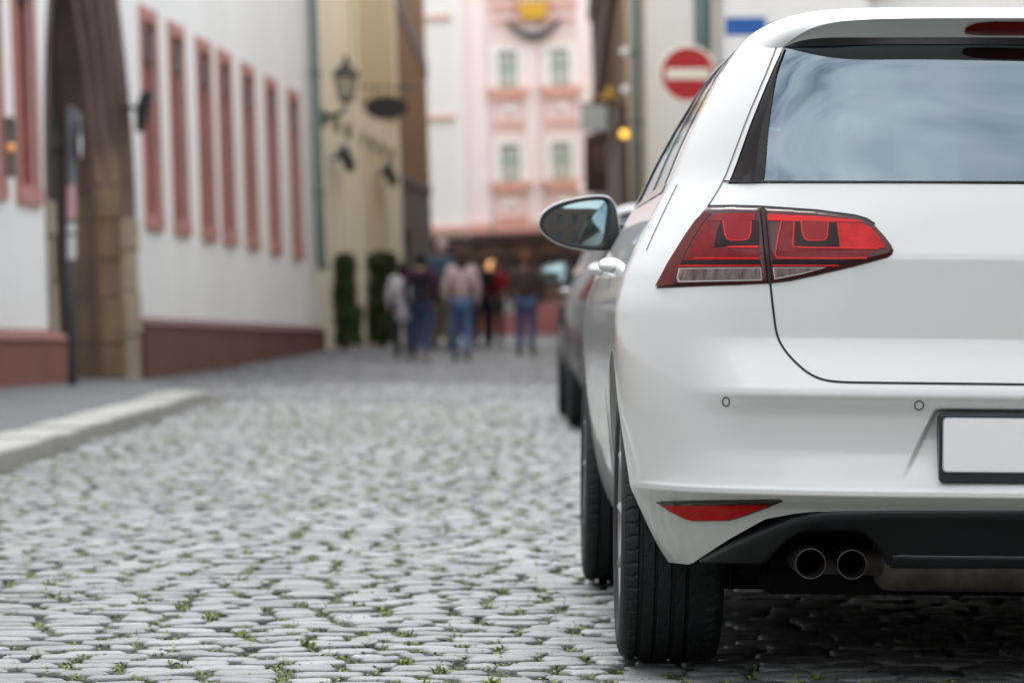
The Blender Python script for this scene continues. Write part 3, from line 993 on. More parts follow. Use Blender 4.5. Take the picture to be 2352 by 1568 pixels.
def make_car():
    root = empty('hatchback_car', mw=CAR_M)
    P = M['paint']
    # ---- lower shell
    g = lower_shell()
    nr, nc = g.shape[:2]
    V = g.reshape(-1, 3)
    N = Gn(V)
    Fc = np.array(grid_faces(nr, nc, flip=True))
    cen = V[Fc].mean(1)
    keep = np.ones(len(Fc), bool)
    for a in (RW, FW):
        keep &= ~((np.hypot(cen[:, 1] - a['v'], cen[:, 2] - a['w']) < a['R']) & (cen[:, 0] < -.55))
    # underside of the flank between the wheels
    Fk = Fc[keep]
    # snap the arch edge to its circle
    used = {}
    for f in Fk:
        for i in range(4):
            e = (f[i], f[(i + 1) % 4]); used[e] = 1
    bnd = set()
    for (a, b) in used:
        if (b, a) not in used:
            bnd.add(a); bnd.add(b)
    V = V.copy()
    arch_edges = {0: [], 1: []}
    for idx, a in enumerate((RW, FW)):
        for k in bnd:
            dv_, dw_ = V[k, 1] - a['v'], V[k, 2] - a['w']
            d = math.hypot(dv_, dw_)
            if abs(d - a['R']) < .03 and V[k, 0] < -.55 and V[k, 2] > .2434:
                V[k, 1] = a['v'] + dv_ / d * a['R']
                V[k, 2] = a['w'] + dw_ / d * a['R']
                V[k, 0] = -float(sideU(np.array([V[k, 1]]), np.array([V[k, 2]]))[0]) if idx == 0 else V[k, 0]
                arch_edges[idx].append(k)
    # tail gate is its own part: inside the shut line
    SEAM = np.array(sorted([(.62, -.40), (.632, -.445), (.640, -.48), (.662, -.525), (.69, -.555), (.715, -.570), (.75, -.577), (.80, -.585), (.84, -.590), (.86, -.60), (.99, -.665), (1.047, -.672)]))
    def in_gate(c):
        return (c[:, 2] > .631) & (c[:, 1] < .5) & (np.abs(c[:, 0]) < -np.interp(c[:, 2], SEAM[:, 0], SEAM[:, 1]))
    gate = in_gate(V[Fk].mean(1))
    # ---- upper body pieces
    extraV, extraF, extraN = [], [], []
    def add_grid(G, flip):
        nr_, nc_ = G.shape[:2]
        b = sum(len(x) for x in extraV)
        extraV.append(G.reshape(-1, 3))
        extraF.extend(grid_faces(nr_, nc_, b, flip))
        return G
    u0f = pchip([1.0, 1.047, 1.18, 1.29, 1.345, 1.4], [.70, .675, .625, .579, .553, .53])
    v1f = pchip([1.0, 1.05, 1.2, 1.33, 1.374, 1.42], [.70, .75, .825, .90, .94, 1.0])
    # broad rear pillar
    S = np.linspace(0, 1, 40); T = np.linspace(0, 1, 48)
    G = np.zeros((len(T), len(S), 3))
    for i, t in enumerate(T):
        w_ = np.full(len(S), 1.045 + t * .3)
        for _ in range(12):
            v0 = surfV(u0f(w_), w_)
            v = v0 + (v1f(w_) - v0) * S
            w_ = 1.045 + t * (fTOP(v) - 1.045)
        G[i] = np.stack([-sideU(v, w_), v, w_], 1)
    add_grid(G, True)
    # roof rail above the side windows, down to the windscreen pillar
    vs = np.linspace(.90, 2.24, 50)
    G = []
    for t in np.linspace(0, 1, 8):
        w_ = fTOP(vs) - .034 + .034 * t
        G.append(np.stack([-sideU(vs, w_), vs, w_], 1))
    add_grid(np.array(G), True)
    # windscreen pillar
    G = []
    for w_ in np.linspace(1.045, 1.372, 30):
        n_ = float(fN(w_)); ve = float(fVF(w_) - fLF(w_)); lf = float(fLF(w_)); U0 = float(fU(w_))
        r = np.concatenate([[1.0, 1.0], np.linspace(.999, .87, 10)])
        q = (1 - r**n_) ** (1 / n_)
        vv = ve + lf * q
        vv[0] = ve - .05
        G.append(np.stack([-U0 * r, vv, np.full(len(r), w_)], 1))
    add_grid(np.array(G), True)
    # roof skin, left half (its rear row is the spoiler lip)
    s = np.linspace(0, 1, 70) ** 0.8
    uend = .555
    vend = float(surfV(np.array([uend]), np.array([1.338]))[0])
    def lip(r):
        return np.stack([-uend * r, .205 + .045 * r**2 + (vend - .25) * r**9, 1.393 - .055 * (.11 * r**2 + .89 * r**12)], -1)
    vcs = np.concatenate([[.195, .199, .206, .22, .24], np.linspace(.27, .9, 22), np.linspace(.95, 2.22, 24)])
    wc = pchip([.195, .206, .25, .33, .45, .8, 1.3, 1.8, 2.22], [1.393, 1.400, 1.412, 1.424, 1.433, 1.449, 1.455, 1.443, 1.400])
    G = []
    for vc in vcs:
        f = max(0, 1 - (vc - .195) / .6) ** 2
        lp = lip(s)
        ved = vc + f * (lp[-1, 1] - .195)
        we = float(fTOP(ved))
        ur = float(sideU(np.array([ved]), np.array([we]))[0])
        v = vc + f * (lp[:, 1] - .195)
        sh = .11 * s**2 + .89 * s ** (12 - 7.5 * min(1, (vc - .195) / .8))
        w_ = float(wc(vc)) - (float(wc(vc)) - we) * sh
        G.append(np.stack([-ur * s, v, w_], 1))
    roofG = np.array(G)
    add_grid(roofG, False)
    eV = np.concatenate(extraV)
    # normals: exact on the tail and flanks, from the mesh elsewhere
    def build_half(name, Vs, Fs, use_exact):
        VR_ = Vs * np.array([-1, 1, 1])
        Fs = [tuple(f) for f in Fs]
        used_ = sorted({i for f in Fs for i in f})
        remap = {k: i for i, k in enumerate(used_)}
        Vs_ = Vs[used_]
        Fl = [tuple(remap[i] for i in f) for f in Fs]
        n = len(Vs_)
        allV = np.concatenate([Vs_, Vs_ * np.array([-1, 1, 1])])
        allF = Fl + [tuple(i + n for i in f[::-1]) for f in Fl]
        # area weighted vertex normals
        A = np.array([allV[list(f)][:4] if len(f) == 4 else None for f in allF])
        fn = np.cross(A[:, 2] - A[:, 0], A[:, 3] - A[:, 1])
        vn = np.zeros_like(allV)
        fa = np.array(allF)
        for k in range(4):
            np.add.at(vn, fa[:, k], fn)
        # weld the two halves at the middle
        mid = np.abs(allV[:, 0]) < 1e-5
        vn[mid, 0] = 0
        vn /= np.linalg.norm(vn, axis=1, keepdims=True) + 1e-12
        if use_exact:
            ex = Gn(allV)
            m_ = (allV[:, 1] < 2.0) & (np.abs(allV[:, 1]) > -1)
            m_ &= (allV[:, 1] < 1.1)
            vn[m_] = ex[m_]
        return mesh_obj(name, allV, allF, P, root, normals=vn)
    # pieces: rear pillar uses exact normals together with the flanks
    nV = len(V)
    bodyV = np.concatenate([V, eV])
    npil = 40 * 48
    pil_faces = [tuple(i + nV for i in f) for f in extraF if max(f) < npil]
    rest_faces = [f for f in extraF if max(f) >= npil]
    build_half('body', bodyV, [tuple(f) for f in Fk[~gate]] + pil_faces, True)
    build_half('tailgate', V, [tuple(f) for f in Fk[gate]], True)
    build_half('roof', eV, rest_faces, False)

    # arch returns
    for idx, a in enumerate((RW, FW)):
        for s_ in (-1, 1):
            mb = MB()
            th = np.linspace(-.25, math.pi + .25, 60)
            v = a['v'] + a['R'] * np.cos(th)
            w_ = np.clip(a['w'] + a['R'] * np.sin(th), .243, None)
            u = sideU(v, w_) if idx == 0 else fU(w_)
            ring0 = np.stack([s_ * (u - .001), v, w_], 1)
            ring1 = np.stack([s_ * (u - .028), v, w_], 1)
            n = len(th)
            mb.add(np.concatenate([ring0, ring1]), [(i, i + 1, n + i + 1, n + i) for i in range(n - 1)])
            mb.build('arch_lip', P, root, smooth=True)
    # wheel arch liners
    for a in (RW, FW):
        for s_ in (-1, 1):
            mb = MB()
            th = np.linspace(.02, math.pi - .02, 40)
            v = a['v'] + .376 * np.cos(th); w_ = a['w'] + .376 * np.sin(th)
            n = len(th)
            o_ = np.stack([s_ * (sideU(v, w_) - .10), v, w_], 1); i_ = np.stack([np.full(n, s_ * .58), v, w_], 1)
            mb.add(np.concatenate([o_, i_]), [(i, i + 1, n + i + 1, n + i) for i in range(n - 1)])
            mb.add(np.concatenate([i_, [[s_ * .58, a['v'], .2]]]), [(i, i + 1, n) for i in range(n - 1)])
            mb.build('wheel_arch_liner', M['liner'], root, smooth=False)
    # ---- spoiler: rear face below the lip, lamp in it, black trim down to the glass
    r = np.concatenate([np.linspace(0, .9, 40), np.linspace(.9, 1, 24)[1:]])
    Lp = lip(r)
    Bs = Lp.copy()
    k = (1 - r**8)
    Bs[:, 1] += .060 * k
    Bs[:, 2] -= .036 * k + .0005
    def strip(name, A, B, m, n=5, sag=0.0):
        rows = []
        for t in np.linspace(0, 1, n):
            q = A * (1 - t) + B * t
            q[:, 1] += sag * 4 * t * (1 - t)
            rows.append(q)
        G = np.array(rows)
        nr_, nc_ = G.shape[:2]
        Vh = G.reshape(-1, 3); n_ = len(Vh)
        Fh = grid_faces(nr_, nc_)
        o = mesh_obj(name, np.concatenate([Vh, Vh * np.array([-1, 1, 1])]), Fh + [tuple(i + n_ for i in f[::-1]) for f in Fh], m, root)
        bm = bmesh.new(); bm.from_mesh(o.data); bmesh.ops.recalc_face_normals(bm, faces=bm.faces); bm.to_mesh(o.data); bm.free()
        return o
    strip('spoiler', Lp, Bs, P, sag=.003)
    gt = np.interp(r, [0, .6, .80, .90, .96, 1.0], [1.342, 1.341, 1.3385, 1.338, 1.338, 1.338])
    Tb = np.stack([Bs[:, 0], surfV(np.abs(Bs[:, 0]), gt) - .004, gt], 1)
    strip('spoiler_trim', Bs + np.array([0, .0015, 0]), Tb, M['plastic'])
    # high brake lamp
    rr = np.linspace(0, .185, 30)
    a_ = lip(rr / uend)
    dpth = np.interp(rr, [0, .13, .165, .178, .185], [0, 0, .12, .30, .46])
    def face_pt(t):
        base_ = a_.copy(); kk = 1.0
        base_[:, 1] += .060 * t - .003
        base_[:, 2] -= .036 * t
        return base_
    A = face_pt(.20) * (1 - 0) ; B = face_pt(.93)
    A2 = A + (B - A) * dpth[:, None]
    B2 = B + (A - B) * (dpth * .35)[:, None]
    strip('brake_light', A2, B2, M['brake'], 4, sag=-.002)
    # ---- glazing
    ugf = pchip([1.04, 1.047, 1.162, 1.277, 1.345], [.612, .610, .597, .576, .553])
    ws = np.linspace(1.050, 1.345, 30); ss = np.linspace(-1, 1, 61)
    G = np.array([np.stack([ss * ugf(w_), surfV(ss * ugf(w_), np.full(61, w_)) - .002, np.full(61, w_)], 1) for w_ in ws])
    mesh_obj('rear_window', G.reshape(-1, 3), grid_faces(30, 61), M['glass'], root)
    for s_ in (-1, 1):
        ws2 = np.linspace(1.048, 1.335, 30)
        t = np.linspace(0, 1, 8)
        G = []
        for w_ in ws2:
            a0, b0 = float(ugf(w_)) - .004, float(u0f(w_)) - .003
            u = a0 + (max(b0, a0 + .002) - a0) * t
            G.append(np.stack([s_ * u, surfV(u, np.full(8, w_)) - .004 - .004 * np.sin(t * math.pi), np.full(8, w_)], 1))
        mesh_obj('window_blade', np.array(G).reshape(-1, 3), grid_faces(30, 8, flip=s_ < 0), M['blade'], root)
    # side windows: rear door, front door, with black frames
    def side_patch(name, va, vb, wa, wb, m, off, ncol=26, nrow=16, par=root):
        outp = []
        for s_ in (-1, 1):
            G = []
            for t in np.linspace(0, 1, nrow):
                w0 = 1.047 + t * .33
                v = np.linspace(float(va(w0)), float(vb(w0)), ncol)
                wlo, whi = wa(v), wb(v)
                w_ = wlo + (whi - wlo) * t
                G.append(np.stack([s_ * (sideU(v, w_) + off), v, w_], 1))
            outp.append(mesh_obj(name, np.array(G).reshape(-1, 3), grid_faces(nrow, ncol, flip=s_ < 0), m, par))
        return outp
    low = lambda v: np.full(len(v), 1.046)
    topw = lambda v: fTOP(v) - .033
    vfr = lambda w_: fVF(w_) - fLF(w_) - .045
    side_patch('side_window', lambda w_: v1f(w_) + .0, lambda w_: 1.60 + (w_ - 1.05) * .12, low, topw, M['side_glass'], -.004)
    side_patch('side_window', lambda w_: 1.70 + (w_ - 1.05) * .12, vfr, low, topw, M['side_glass'], -.004)
    side_patch('window_pillar', lambda w_: 1.60 + (w_ - 1.05) * .12, lambda w_: 1.70 + (w_ - 1.05) * .12, low, topw, M['gloss_black'], -.001, 6)
    side_patch('window_pillar', lambda w_: v1f(w_) + .22, lambda w_: v1f(w_) + .43, low, topw, M['gloss_black'], -.0015, 6)
    side_patch('window_frame', lambda w_: v1f(w_) - .002, lambda w_: v1f(w_) + .075, low, topw, M['gloss_black'], -.002, 5)
    side_patch('window_sill_trim', lambda w_: v1f(np.full(1, 1.046))[0], vfr, lambda v: np.full(len(v), 1.040), lambda v: np.full(len(v), 1.060), M['gloss_black'], .003, 40, 4)
    side_patch('window_top_trim', lambda w_: .94, lambda w_: 2.2, lambda v: fTOP(v) - .050, lambda v: fTOP(v) - .030, M['gloss_black'], .002, 40, 4)
    # windscreen
    G = []
    for w_ in np.linspace(1.045, 1.385, 24):
        n_ = float(fN(w_)); ve = float(fVF(w_) - fLF(w_)); lf = float(fLF(w_)); U0 = float(fU(w_))
        rr = np.linspace(-.88, .88, 41)
        G.append(np.stack([U0 * rr, ve + lf * (1 - np.abs(rr)**n_) ** (1 / n_) - .004, np.full(41, w_)], 1))
    mesh_obj('windscreen', np.array(G).reshape(-1, 3), grid_faces(24, 41, flip=True), M['side_glass'], root)
    # ---- inner lining so that the cabin is dark and closed
    vs = np.linspace(.55, 2.9, 40)
    G = []
    for w_ in np.concatenate([np.linspace(.35, 1.035, 12)]):
        G.append(np.stack([-(np.minimum(sideU(vs, np.full(40, w_)), .85) - .05), vs, np.full(40, w_)], 1))
    lin = np.array(G).reshape(-1, 3)
    Vh = np.concatenate([lin, lin * np.array([-1, 1, 1])])
    Fh = grid_faces(12, 40)
    # headlining and pillar trim
    rg = roofG[5:].copy(); rg[:, :, 2] -= .022; rg[:, :, 0] *= .97
    pil = eV[:npil].copy().reshape(48, 40, 3)
    pilN = Gn(pil.reshape(-1, 3)).reshape(48, 40, 3)
    pil = pil - pilN * .025
    mb = MB()
    for s_ in (-1, 1):
        sc = np.array([-s_, 1, 1])
        mb.add(lin * sc, Fh)
        mb.add(rg.reshape(-1, 3) * sc, grid_faces(*rg.shape[:2]))
        mb.add(pil.reshape(-1, 3) * sc, grid_faces(48, 40))
    mb.box(-.66, .66, .45, 3.0, .33, .36)
    mb.box(-.62, .62, .30, .78, .955, .975)            # parcel shelf
    mb.box(-.70, .70, 2.68, 3.0, .62, .99)             # dashboard
    mb.build('cabin_lining', M['cabin'], root)
    def seat(x, v, wide, rests):
        mb = MB()
        mb.prism([(v, .40), (v + .50, .44), (v + .52, .58), (v - .02, .56)], 'x', x - wide, x + wide)
        mb.prism([(v - .05, .50), (v + .08, .52), (v - .10, 1.02), (v - .20, 1.02)], 'x', x - wide * .96, x + wide * .96)
        o = mb.build('seat', M['cabin'], root, bevel=.03)
        for rx in rests:
            h = MB()
            h.prism([(v - .22, 1.06), (v - .12, 1.06), (v - .15, 1.22), (v - .22, 1.22)], 'x', x + rx - .125, x + rx + .125)
            hr = h.build('headrest', M['cabin'], o, bevel=.055)
            p = MB()
            for dx in (-.06, .06):
                p.tube([(x + rx + dx, v - .16, 1.0), (x + rx + dx, v - .17, 1.08)], .007, 8)
            p.build('headrest_post', M['alloy'], o)
    seat(0, 1.02, .60, (-.40, 0, .40))
    seat(-.36, 1.95, .25, (0,))
    seat(.36, 1.95, .25, (0,))
    mb = MB()
    mb.box(-.11, .11, 2.33, 2.345, 1.28, 1.335)
    mb.build('inside_mirror', M['gloss_black'], root, bevel=.01)
    mb = MB()
    ring = [(-.36 + .18 * math.cos(a), 2.50 + .07 * math.sin(a), .95 + .165 * math.sin(a)) for a in np.linspace(0, 2 * math.pi, 33)]
    mb.tube(ring, .014, 8, cap=False)
    mb.build('steering_wheel', M['gloss_black'], root, smooth=True)
    # ---- tail lamps
    outer = z8([(630, 262), (660, 255), (860, 253), (1066, 261), (1128, 852), (900, 863), (600, 873), (245, 889), (350, 690), (480, 480), (560, 365)])
    inner = z8([(1095, 262), (1300, 274), (1500, 289), (1800, 328), (1885, 350), (1960, 398), (2030, 472), (2088, 550), (2106, 592), (2095, 622), (2060, 648), (1800, 718), (1500, 789), (1300, 832), (1150, 850)])
    to = pair('tail_light', outer, .0075, M['lens_base'], root, bevel=13, bevel_h=.0065, step=4.5)
    ti = pair('tail_light', inner, .0075, M['lens_base'], root, bevel=13, bevel_h=.0065, step=4.5)
    O1, O2, O3, O4 = .0081, .0087, .0093, .0099
    def det(name, poly, off, m, par, step=6):
        pair(name, z8(poly), off, M[m], par, step=step, skirt=False)
    det('smoked_lens', [(640, 300), (690, 322), (640, 372), (560, 500), (482, 640), (432, 760), (405, 862), (258, 880), (356, 695), (486, 488), (566, 372)], O1, 'lens_side', to)
    det('red_lens', [(640, 378), (765, 374), (712, 580), (1060, 588), (1064, 690), (450, 706), (490, 660), (560, 520)], O1, 'lens_red', to)
    det('light_bar', [(720, 320), (870, 313), (1034, 315), (1034, 370), (690, 373)], O2, 'lens_mid', to)
    det('dark_lens', [(768, 375), (1064, 375), (1064, 562), (820, 566), (716, 578), (716, 560), (740, 450)], O2, 'lens_dark', to)
    det('light_guide', [(779, 374), (795, 480), (812, 517), (840, 531), (960, 528), (988, 512), (1003, 470), (1008, 374)], O3, 'lens_bright', to, 4)
    det('light_panel', [(790, 374), (806, 476), (821, 508), (845, 520), (956, 517), (979, 503), (993, 466), (998, 374)], O4, 'lens_mid', to, 4)
    det('light_guide', [(820, 572), (1058, 568), (1058, 586), (820, 585)], O3, 'lens_bright', to)
    det('light_guide', [(565, 659), (1068, 653), (1068, 664), (565, 669)], O3, 'lens_bright', to)
    det('dark_lens', [(468, 682), (1070, 670), (1072, 706), (446, 716)], O2, 'lens_dark', to)
    det('light_guide', [(446, 719), (1072, 709), (1073, 720), (442, 730)], O3, 'lens_bright', to)
    det('clear_lens_rim', [(442, 740), (1077, 728), (1088, 829), (440, 850), (424, 818)], O2, 'chrome', to)
    det('clear_lens', [(456, 747), (1068, 735), (1077, 820), (450, 836), (440, 812)], O3, 'lens_clear', to)
    det('light_bar', [(1130, 320), (1500, 336), (1840, 366), (1870, 384), (1130, 372)], O2, 'lens_bright', ti)
    det('red_lens', [(1250, 375), (1640, 380), (1690, 590), (1990, 592), (1890, 652), (1196, 650), (1210, 520)], O1, 'lens_red', ti)
    det('dark_lens', [(1346, 376), (1660, 380), (1684, 572), (1336, 576)], O2, 'lens_dark', ti)
    det('light_guide', [(1383, 374), (1393, 472), (1414, 514), (1440, 531), (1570, 528), (1593, 503), (1605, 378)], O3, 'lens_bright', ti, 4)
    det('light_panel', [(1395, 374), (1404, 466), (1422, 504), (1446, 520), (1564, 517), (1583, 496), (1594, 378)], O4, 'lens_mid', ti, 4)
    det('red_lens', [(1665, 386), (1868, 390), (1945, 432), (2046, 560), (2036, 585), (1692, 585)], O2, 'lens_right', ti)
    det('dark_lens', [(1165, 668), (1880, 668), (1660, 704), (1165, 704)], O2, 'lens_dark', ti)
    def guide(poly, wd, par):
        a, b = ribbon(resample(z8(poly), 5, False), wd)
        pair('light_guide', np.concatenate([a, b[::-1]]), O3, M['lens_bright'], par, step=4, skirt=False)
    guide([(1240, 374), (1208, 510), (1188, 630), (1200, 656), (1400, 657), (1900, 656)], 3.2, ti)
    guide([(1337, 376), (1322, 560), (1334, 580), (1500, 584), (1990, 590)], 3.0, ti)
    guide([(1168, 713), (1680, 712)], 3.2, ti)
    det('clear_lens_rim', [(1168, 728), (1585, 726), (1400, 778), (1180, 822)], O2, 'chrome', ti)
    det('clear_lens', [(1180, 734), (1550, 731), (1395, 770), (1188, 810)], O3, 'lens_clear', ti)
    # dark joint between the lamp halves and along their top
    pair('lamp_seam', z8([(1066, 250), (1097, 252), (1152, 856), (1128, 858)]), .0022, M['gap'], root, step=8, skirt=False)
    line('lamp_seam', z8([(655, 247), (870, 245), (1090, 252), (1500, 280), (1800, 319), (1893, 345), (1960, 388)]), 4.5, .0024, M['gap'], root, merge=False)
    # ---- shut lines, seals, sensors
    gl = smooth_poly(z8([(1140, 850), (1165, 1078)]) + [(1775, 700), (1783, 768), (1800, 802), (1830, 836), (1866, 864), (1908, 877), (2000, 879), (2200, 881), (2441, 884)], 2, False)
    line('tailgate_seam', gl, 5.0, .0012, M['gap'], root, step=6)
    line('tailgate_seam', smooth_poly(z4([(486, 1222), (580, 1075), (650, 890), (720, 700), (790, 535), (850, 395), (900, 262)]), 1, False), 2.4, .0012, M['thin_gap'], root)
    line('window_seal', z4([(585, 1073), (1000, 1075), (2600, 1077)]), 4.2, .0035, M['gap'], root, step=12)
    line('door_seam', z8([(410, 75), (330, 240), (240, 430), (170, 590)]), 1.6, .001, M['thin_gap'], root)
    for (cx, cy, rx, ry) in ((1668, 922, 7.8, 10.2), (2111, 930, 10.2, 10.2)):
        ringp = [(cx + rx * math.cos(a), cy + ry * math.sin(a)) for a in np.linspace(0, 2 * math.pi, 29)[:-1]]
        line('parking_sensor', ringp, 3.0, .0012, M['thin_gap'], root, closed=True, step=30, merge=False)
    # ---- bumper reflectors
    rf = pair('reflector', z6([(413, 645), (440, 640), (700, 636), (1040, 631), (1056, 640), (1000, 667), (862, 717), (782, 740), (600, 742), (560, 732), (480, 692)]), .004, M['gloss_black'], root, bevel=4, bevel_h=.002, step=4)
    pair('reflector_lens', z6([(442, 657), (700, 654), (1000, 651), (850, 712), (772, 733), (602, 735), (570, 726), (492, 689)]), .0046, M['reflector'], rf, step=5, skirt=False)
    # ---- valance with cut-out for the pipes
    dif = [(622, 946), (800, 855), (950, 785), (1100, 727), (1200, 705), (1320, 692), (1600, 689), (2520, 689), (2520, 976), (1590, 968), (1574, 935), (1552, 888), (1512, 842), (1462, 808), (1400, 793), (1310, 789), (1230, 790), (1150, 803), (1100, 830), (1050, 870), (1010, 910), (975, 955), (800, 958), (640, 951)]
    pair('valance', z6(dif), .012, M['plastic'], root, merge=True, bevel=14, bevel_h=.012, step=5, depth=.03)
    pair('valance_lip', z6([(1612, 898), (1650, 894), (2520, 905), (2520, 975), (1604, 967)]), .017, M['plastic'], root, merge=True, bevel=6, bevel_h=.008, step=5)
    # ---- exhaust
    for s_ in (-1, 1):
        if s_ > 0: break
        for (px, py, rpx) in ((1862, 1294, 36), (1957, 1296, 35)):
            p = CAR_M.inverted() @ at(px, py, Y0 + .075)
            rad = rpx * (Y0 + .075) / F
            mb = MB()
            mb.lathe([(rad, .22), (rad, .02), (rad, .003), (rad - .0012, 0), (rad - .003, .001), (rad - .0045, .006), (rad - .005, .20)], (p.x, p.y, p.z), 40, 'y')
            t = mb.build('exhaust_tip', M['tip'], root, smooth=True)
            mb = MB()
            mb.lathe([(rad - .0052, .02), (rad - .0052, .18), (0, .185)], (p.x, p.y, p.z), 32, 'y')
            mb.build('exhaust_bore', M['soot'], t)
    mb = MB()
    for (px, py) in ((1862, 1294), (1957, 1296)):
        p = CAR_M.inverted() @ at(px, py, Y0 + .30)
        mb.tube([(p.x, .29, p.z), (p.x + .02, .40, p.z), (-.30, .50, p.z - .01)], .027, 12)
    mb.build('exhaust_pipe', M['muffler'], root, smooth=True)
    p = at(2050, 1322, Y0 + .42)
    cw = (CAR_M.inverted() @ p).z
    mb = MB()
    prof = [(0, -.34), (.055, -.34), (.072, -.325), (.075, -.30), (.075, .55), (.06, .57), (0, .57)]
    mb.lathe([(r_, h_) for r_, h_ in prof], (0, .50, cw + .038), 36, 'x')
    mb.build('muffler', M['muffler'], root, smooth=True)
    # ---- floor, axle, hidden light blockers
    mb = MB()
    mb.box(-.56, .56, .60, 3.9, .165, .24)
    mb.box(-.79, .79, 1.22, 2.98, .135, .28)  # wide low box, added out of sight to darken the ground beneath
    mb.box(-.66, .66, 3.15, 3.25, .12, .30)
    mb.box(-.78, .78, 3.95, 4.0, .14, .30)
    mb.box(-.62, .62, .98, 1.02, .15, .40)
    mb.box(-.60, .60, .14, .17, .36, .42)
    mb.box(-.72, .72, .30, .36, .30, .60)
    mb.build('underbody', M['under'], root)
    mb = MB()
    mb.tube([(-.70, .80, .26), (-.3, .82, .235), (.3, .82, .235), (.70, .80, .26)], .035, 12)
    mb.tube([(-.60, .62, .22), (-.60, 1.2, .26)], .03, 8)
    mb.tube([(.60, .62, .22), (.60, 1.2, .26)], .03, 8)
    mb.tube([(-.52, .72, .30), (-.52, .74, .19)], .035, 10)
    mb.build('rear_axle', M['under'], root, smooth=True)
    # ---- number plate
    mb = MB()
    pw, z0, z1 = .258, .434, .574
    def rrect(hw, za, zb, rad, n=5):
        pts = []
        for (cx, cz, a0) in ((hw - rad, zb - rad, 0), (-hw + rad, zb - rad, 90), (-hw + rad, za + rad, 180), (hw - rad, za + rad, 270)):
            for k in range(n):
                a = R(a0 + 90 * k / (n - 1))
                pts.append((cx + rad * math.cos(a), cz + rad * math.sin(a)))
        return pts
    mb.prism(rrect(pw, z0, z1, .011), 'y', .003, .060)
    pf = mb.build('number_plate', M['plate_frame'], root, bevel=.003)
    mb = MB(); mb.prism(rrect(pw - .0065, z0 + .022, z1 - .0065, .009), 'y', -.0002, .004)
    mb.build('plate_edge', M['plate_line'], pf)
    mb = MB(); mb.prism(rrect(pw - .0088, z0 + .0245, z1 - .009, .008), 'y', -.0014, .001)
    mb.build('blank_plate', M['plate'], pf)
    # ---- door mirrors
    YM = Y0 + 2.68
    outl = smooth_poly([(1237, 511), (1246, 488), (1270, 470), (1304, 459), (1340, 452), (1378, 448), (1400, 452), (1414, 470), (1421, 500), (1424, 530), (1422, 560), (1405, 574), (1380, 577), (1345, 574), (1300, 566), (1265, 550), (1243, 530)], 2)
    gll = smooth_poly([(1246, 511), (1259, 490), (1284, 475), (1330, 461), (1376, 455), (1396, 457), (1398, 478), (1390, 530), (1383, 564), (1352, 565), (1308, 558), (1268, 545), (1250, 528)], 2)
    inv = CAR_M.inverted()
    ol = np.array([tuple(inv @ at(x, y, YM)) for x, y in outl])
    gl_ = np.array([tuple(inv @ at(x, y, YM)) for x, y in gll])
    cen_ = gl_.mean(0)
    for s_ in (-1, 1):
        sc = np.array([-s_, 1, 1])
        def ringf(base, c, scale, dv_): 
            q = c + (base - c) * scale
            q = q.copy(); q[:, 1] += dv_
            return q * sc
        co = ol.mean(0)
        rings_ = [ringf(ol, co, a, b) for a, b in ((1.0, .02), (1.025, .03), (1.03, .06), (.96, .10), (.80, .15), (.50, .185), (.15, .20))]
        n = len(ol)
        Vc = np.concatenate(rings_)
        Fm = [(i * n + k_, i * n + (k_ + 1) % n, (i + 1) * n + (k_ + 1) % n, (i + 1) * n + k_) for i in range(len(rings_) - 1) for k_ in range(n)]
        mo = mesh_obj('door_mirror', Vc, Fm, P, root)
        # black surround: outer rim inwards to the glass
        gi = np.array([gl_[np.argmin(np.linalg.norm(gl_ - cen_ - (p_ - cen_) * (np.linalg.norm(gl_ - cen_, axis=1).max() / np.linalg.norm(p_ - cen_)), axis=1))] for p_ in ol])
        # match by angle
        def by_angle(base, ref):
            ab = np.arctan2(base[:, 2] - cen_[2], base[:, 0] - cen_[0]); rb = np.linalg.norm(base[:, [0, 2]] - cen_[[0, 2]], axis=1)
            o_ = np.argsort(ab); ar = np.arctan2(ref[:, 2] - cen_[2], ref[:, 0] - cen_[0])
            rad_ = np.interp(ar, ab[o_], rb[o_], period=2 * math.pi)
            return np.stack([cen_[0] + rad_ * np.cos(ar), np.full(len(ref), cen_[1]), cen_[2] + rad_ * np.sin(ar)], 1)
        gi = by_angle(gl_, ol)
        rr_ = [ringf(ol, co, .992, .022), ringf(ol, co, .985, .004), ringf(ol, co, .965, .0)]
        g1 = gi.copy(); g1[:, 1] += .002
        g2 = gi.copy(); g2 = cen_ + (g2 - cen_) * .985; g2[:, 1] += .020
        rr_ += [g1 * sc, g2 * sc]
        Vf = np.concatenate(rr_)
        Fm = [(i * n + k_, i * n + (k_ + 1) % n, (i + 1) * n + (k_ + 1) % n, (i + 1) * n + k_) for i in range(len(rr_) - 1) for k_ in range(n)]
        mesh_obj('mirror_surround', Vf, Fm, M['plastic'], mo)
        # glass, gently turned towards the driver
        fr_ = [1e-3, .2, .4, .6, .8, .99]
        Vg = np.concatenate([cen_ + (gi - cen_) * t_ for t_ in fr_])
        dx_, dz_ = Vg[:, 0] - cen_[0], Vg[:, 2] - cen_[2]
        Vg[:, 1] += .012 + (dx_ ** 2 + dz_ ** 2) / (2 * 1.3) + dx_ * .03 + dz_ * .070
        Fg = [(i_ * n + k_, i_ * n + (k_ + 1) % n, (i_ + 1) * n + (k_ + 1) % n, (i_ + 1) * n + k_) for i_ in range(5) for k_ in range(n)]
        og = mesh_obj('mirror_glass', Vg * sc, Fg, M['mirror'], mo, smooth=True)
        for ob_ in (mo, og):
            bm = bmesh.new(); bm.from_mesh(ob_.data); bmesh.ops.recalc_face_normals(bm, faces=bm.faces); bm.to_mesh(ob_.data); bm.free()
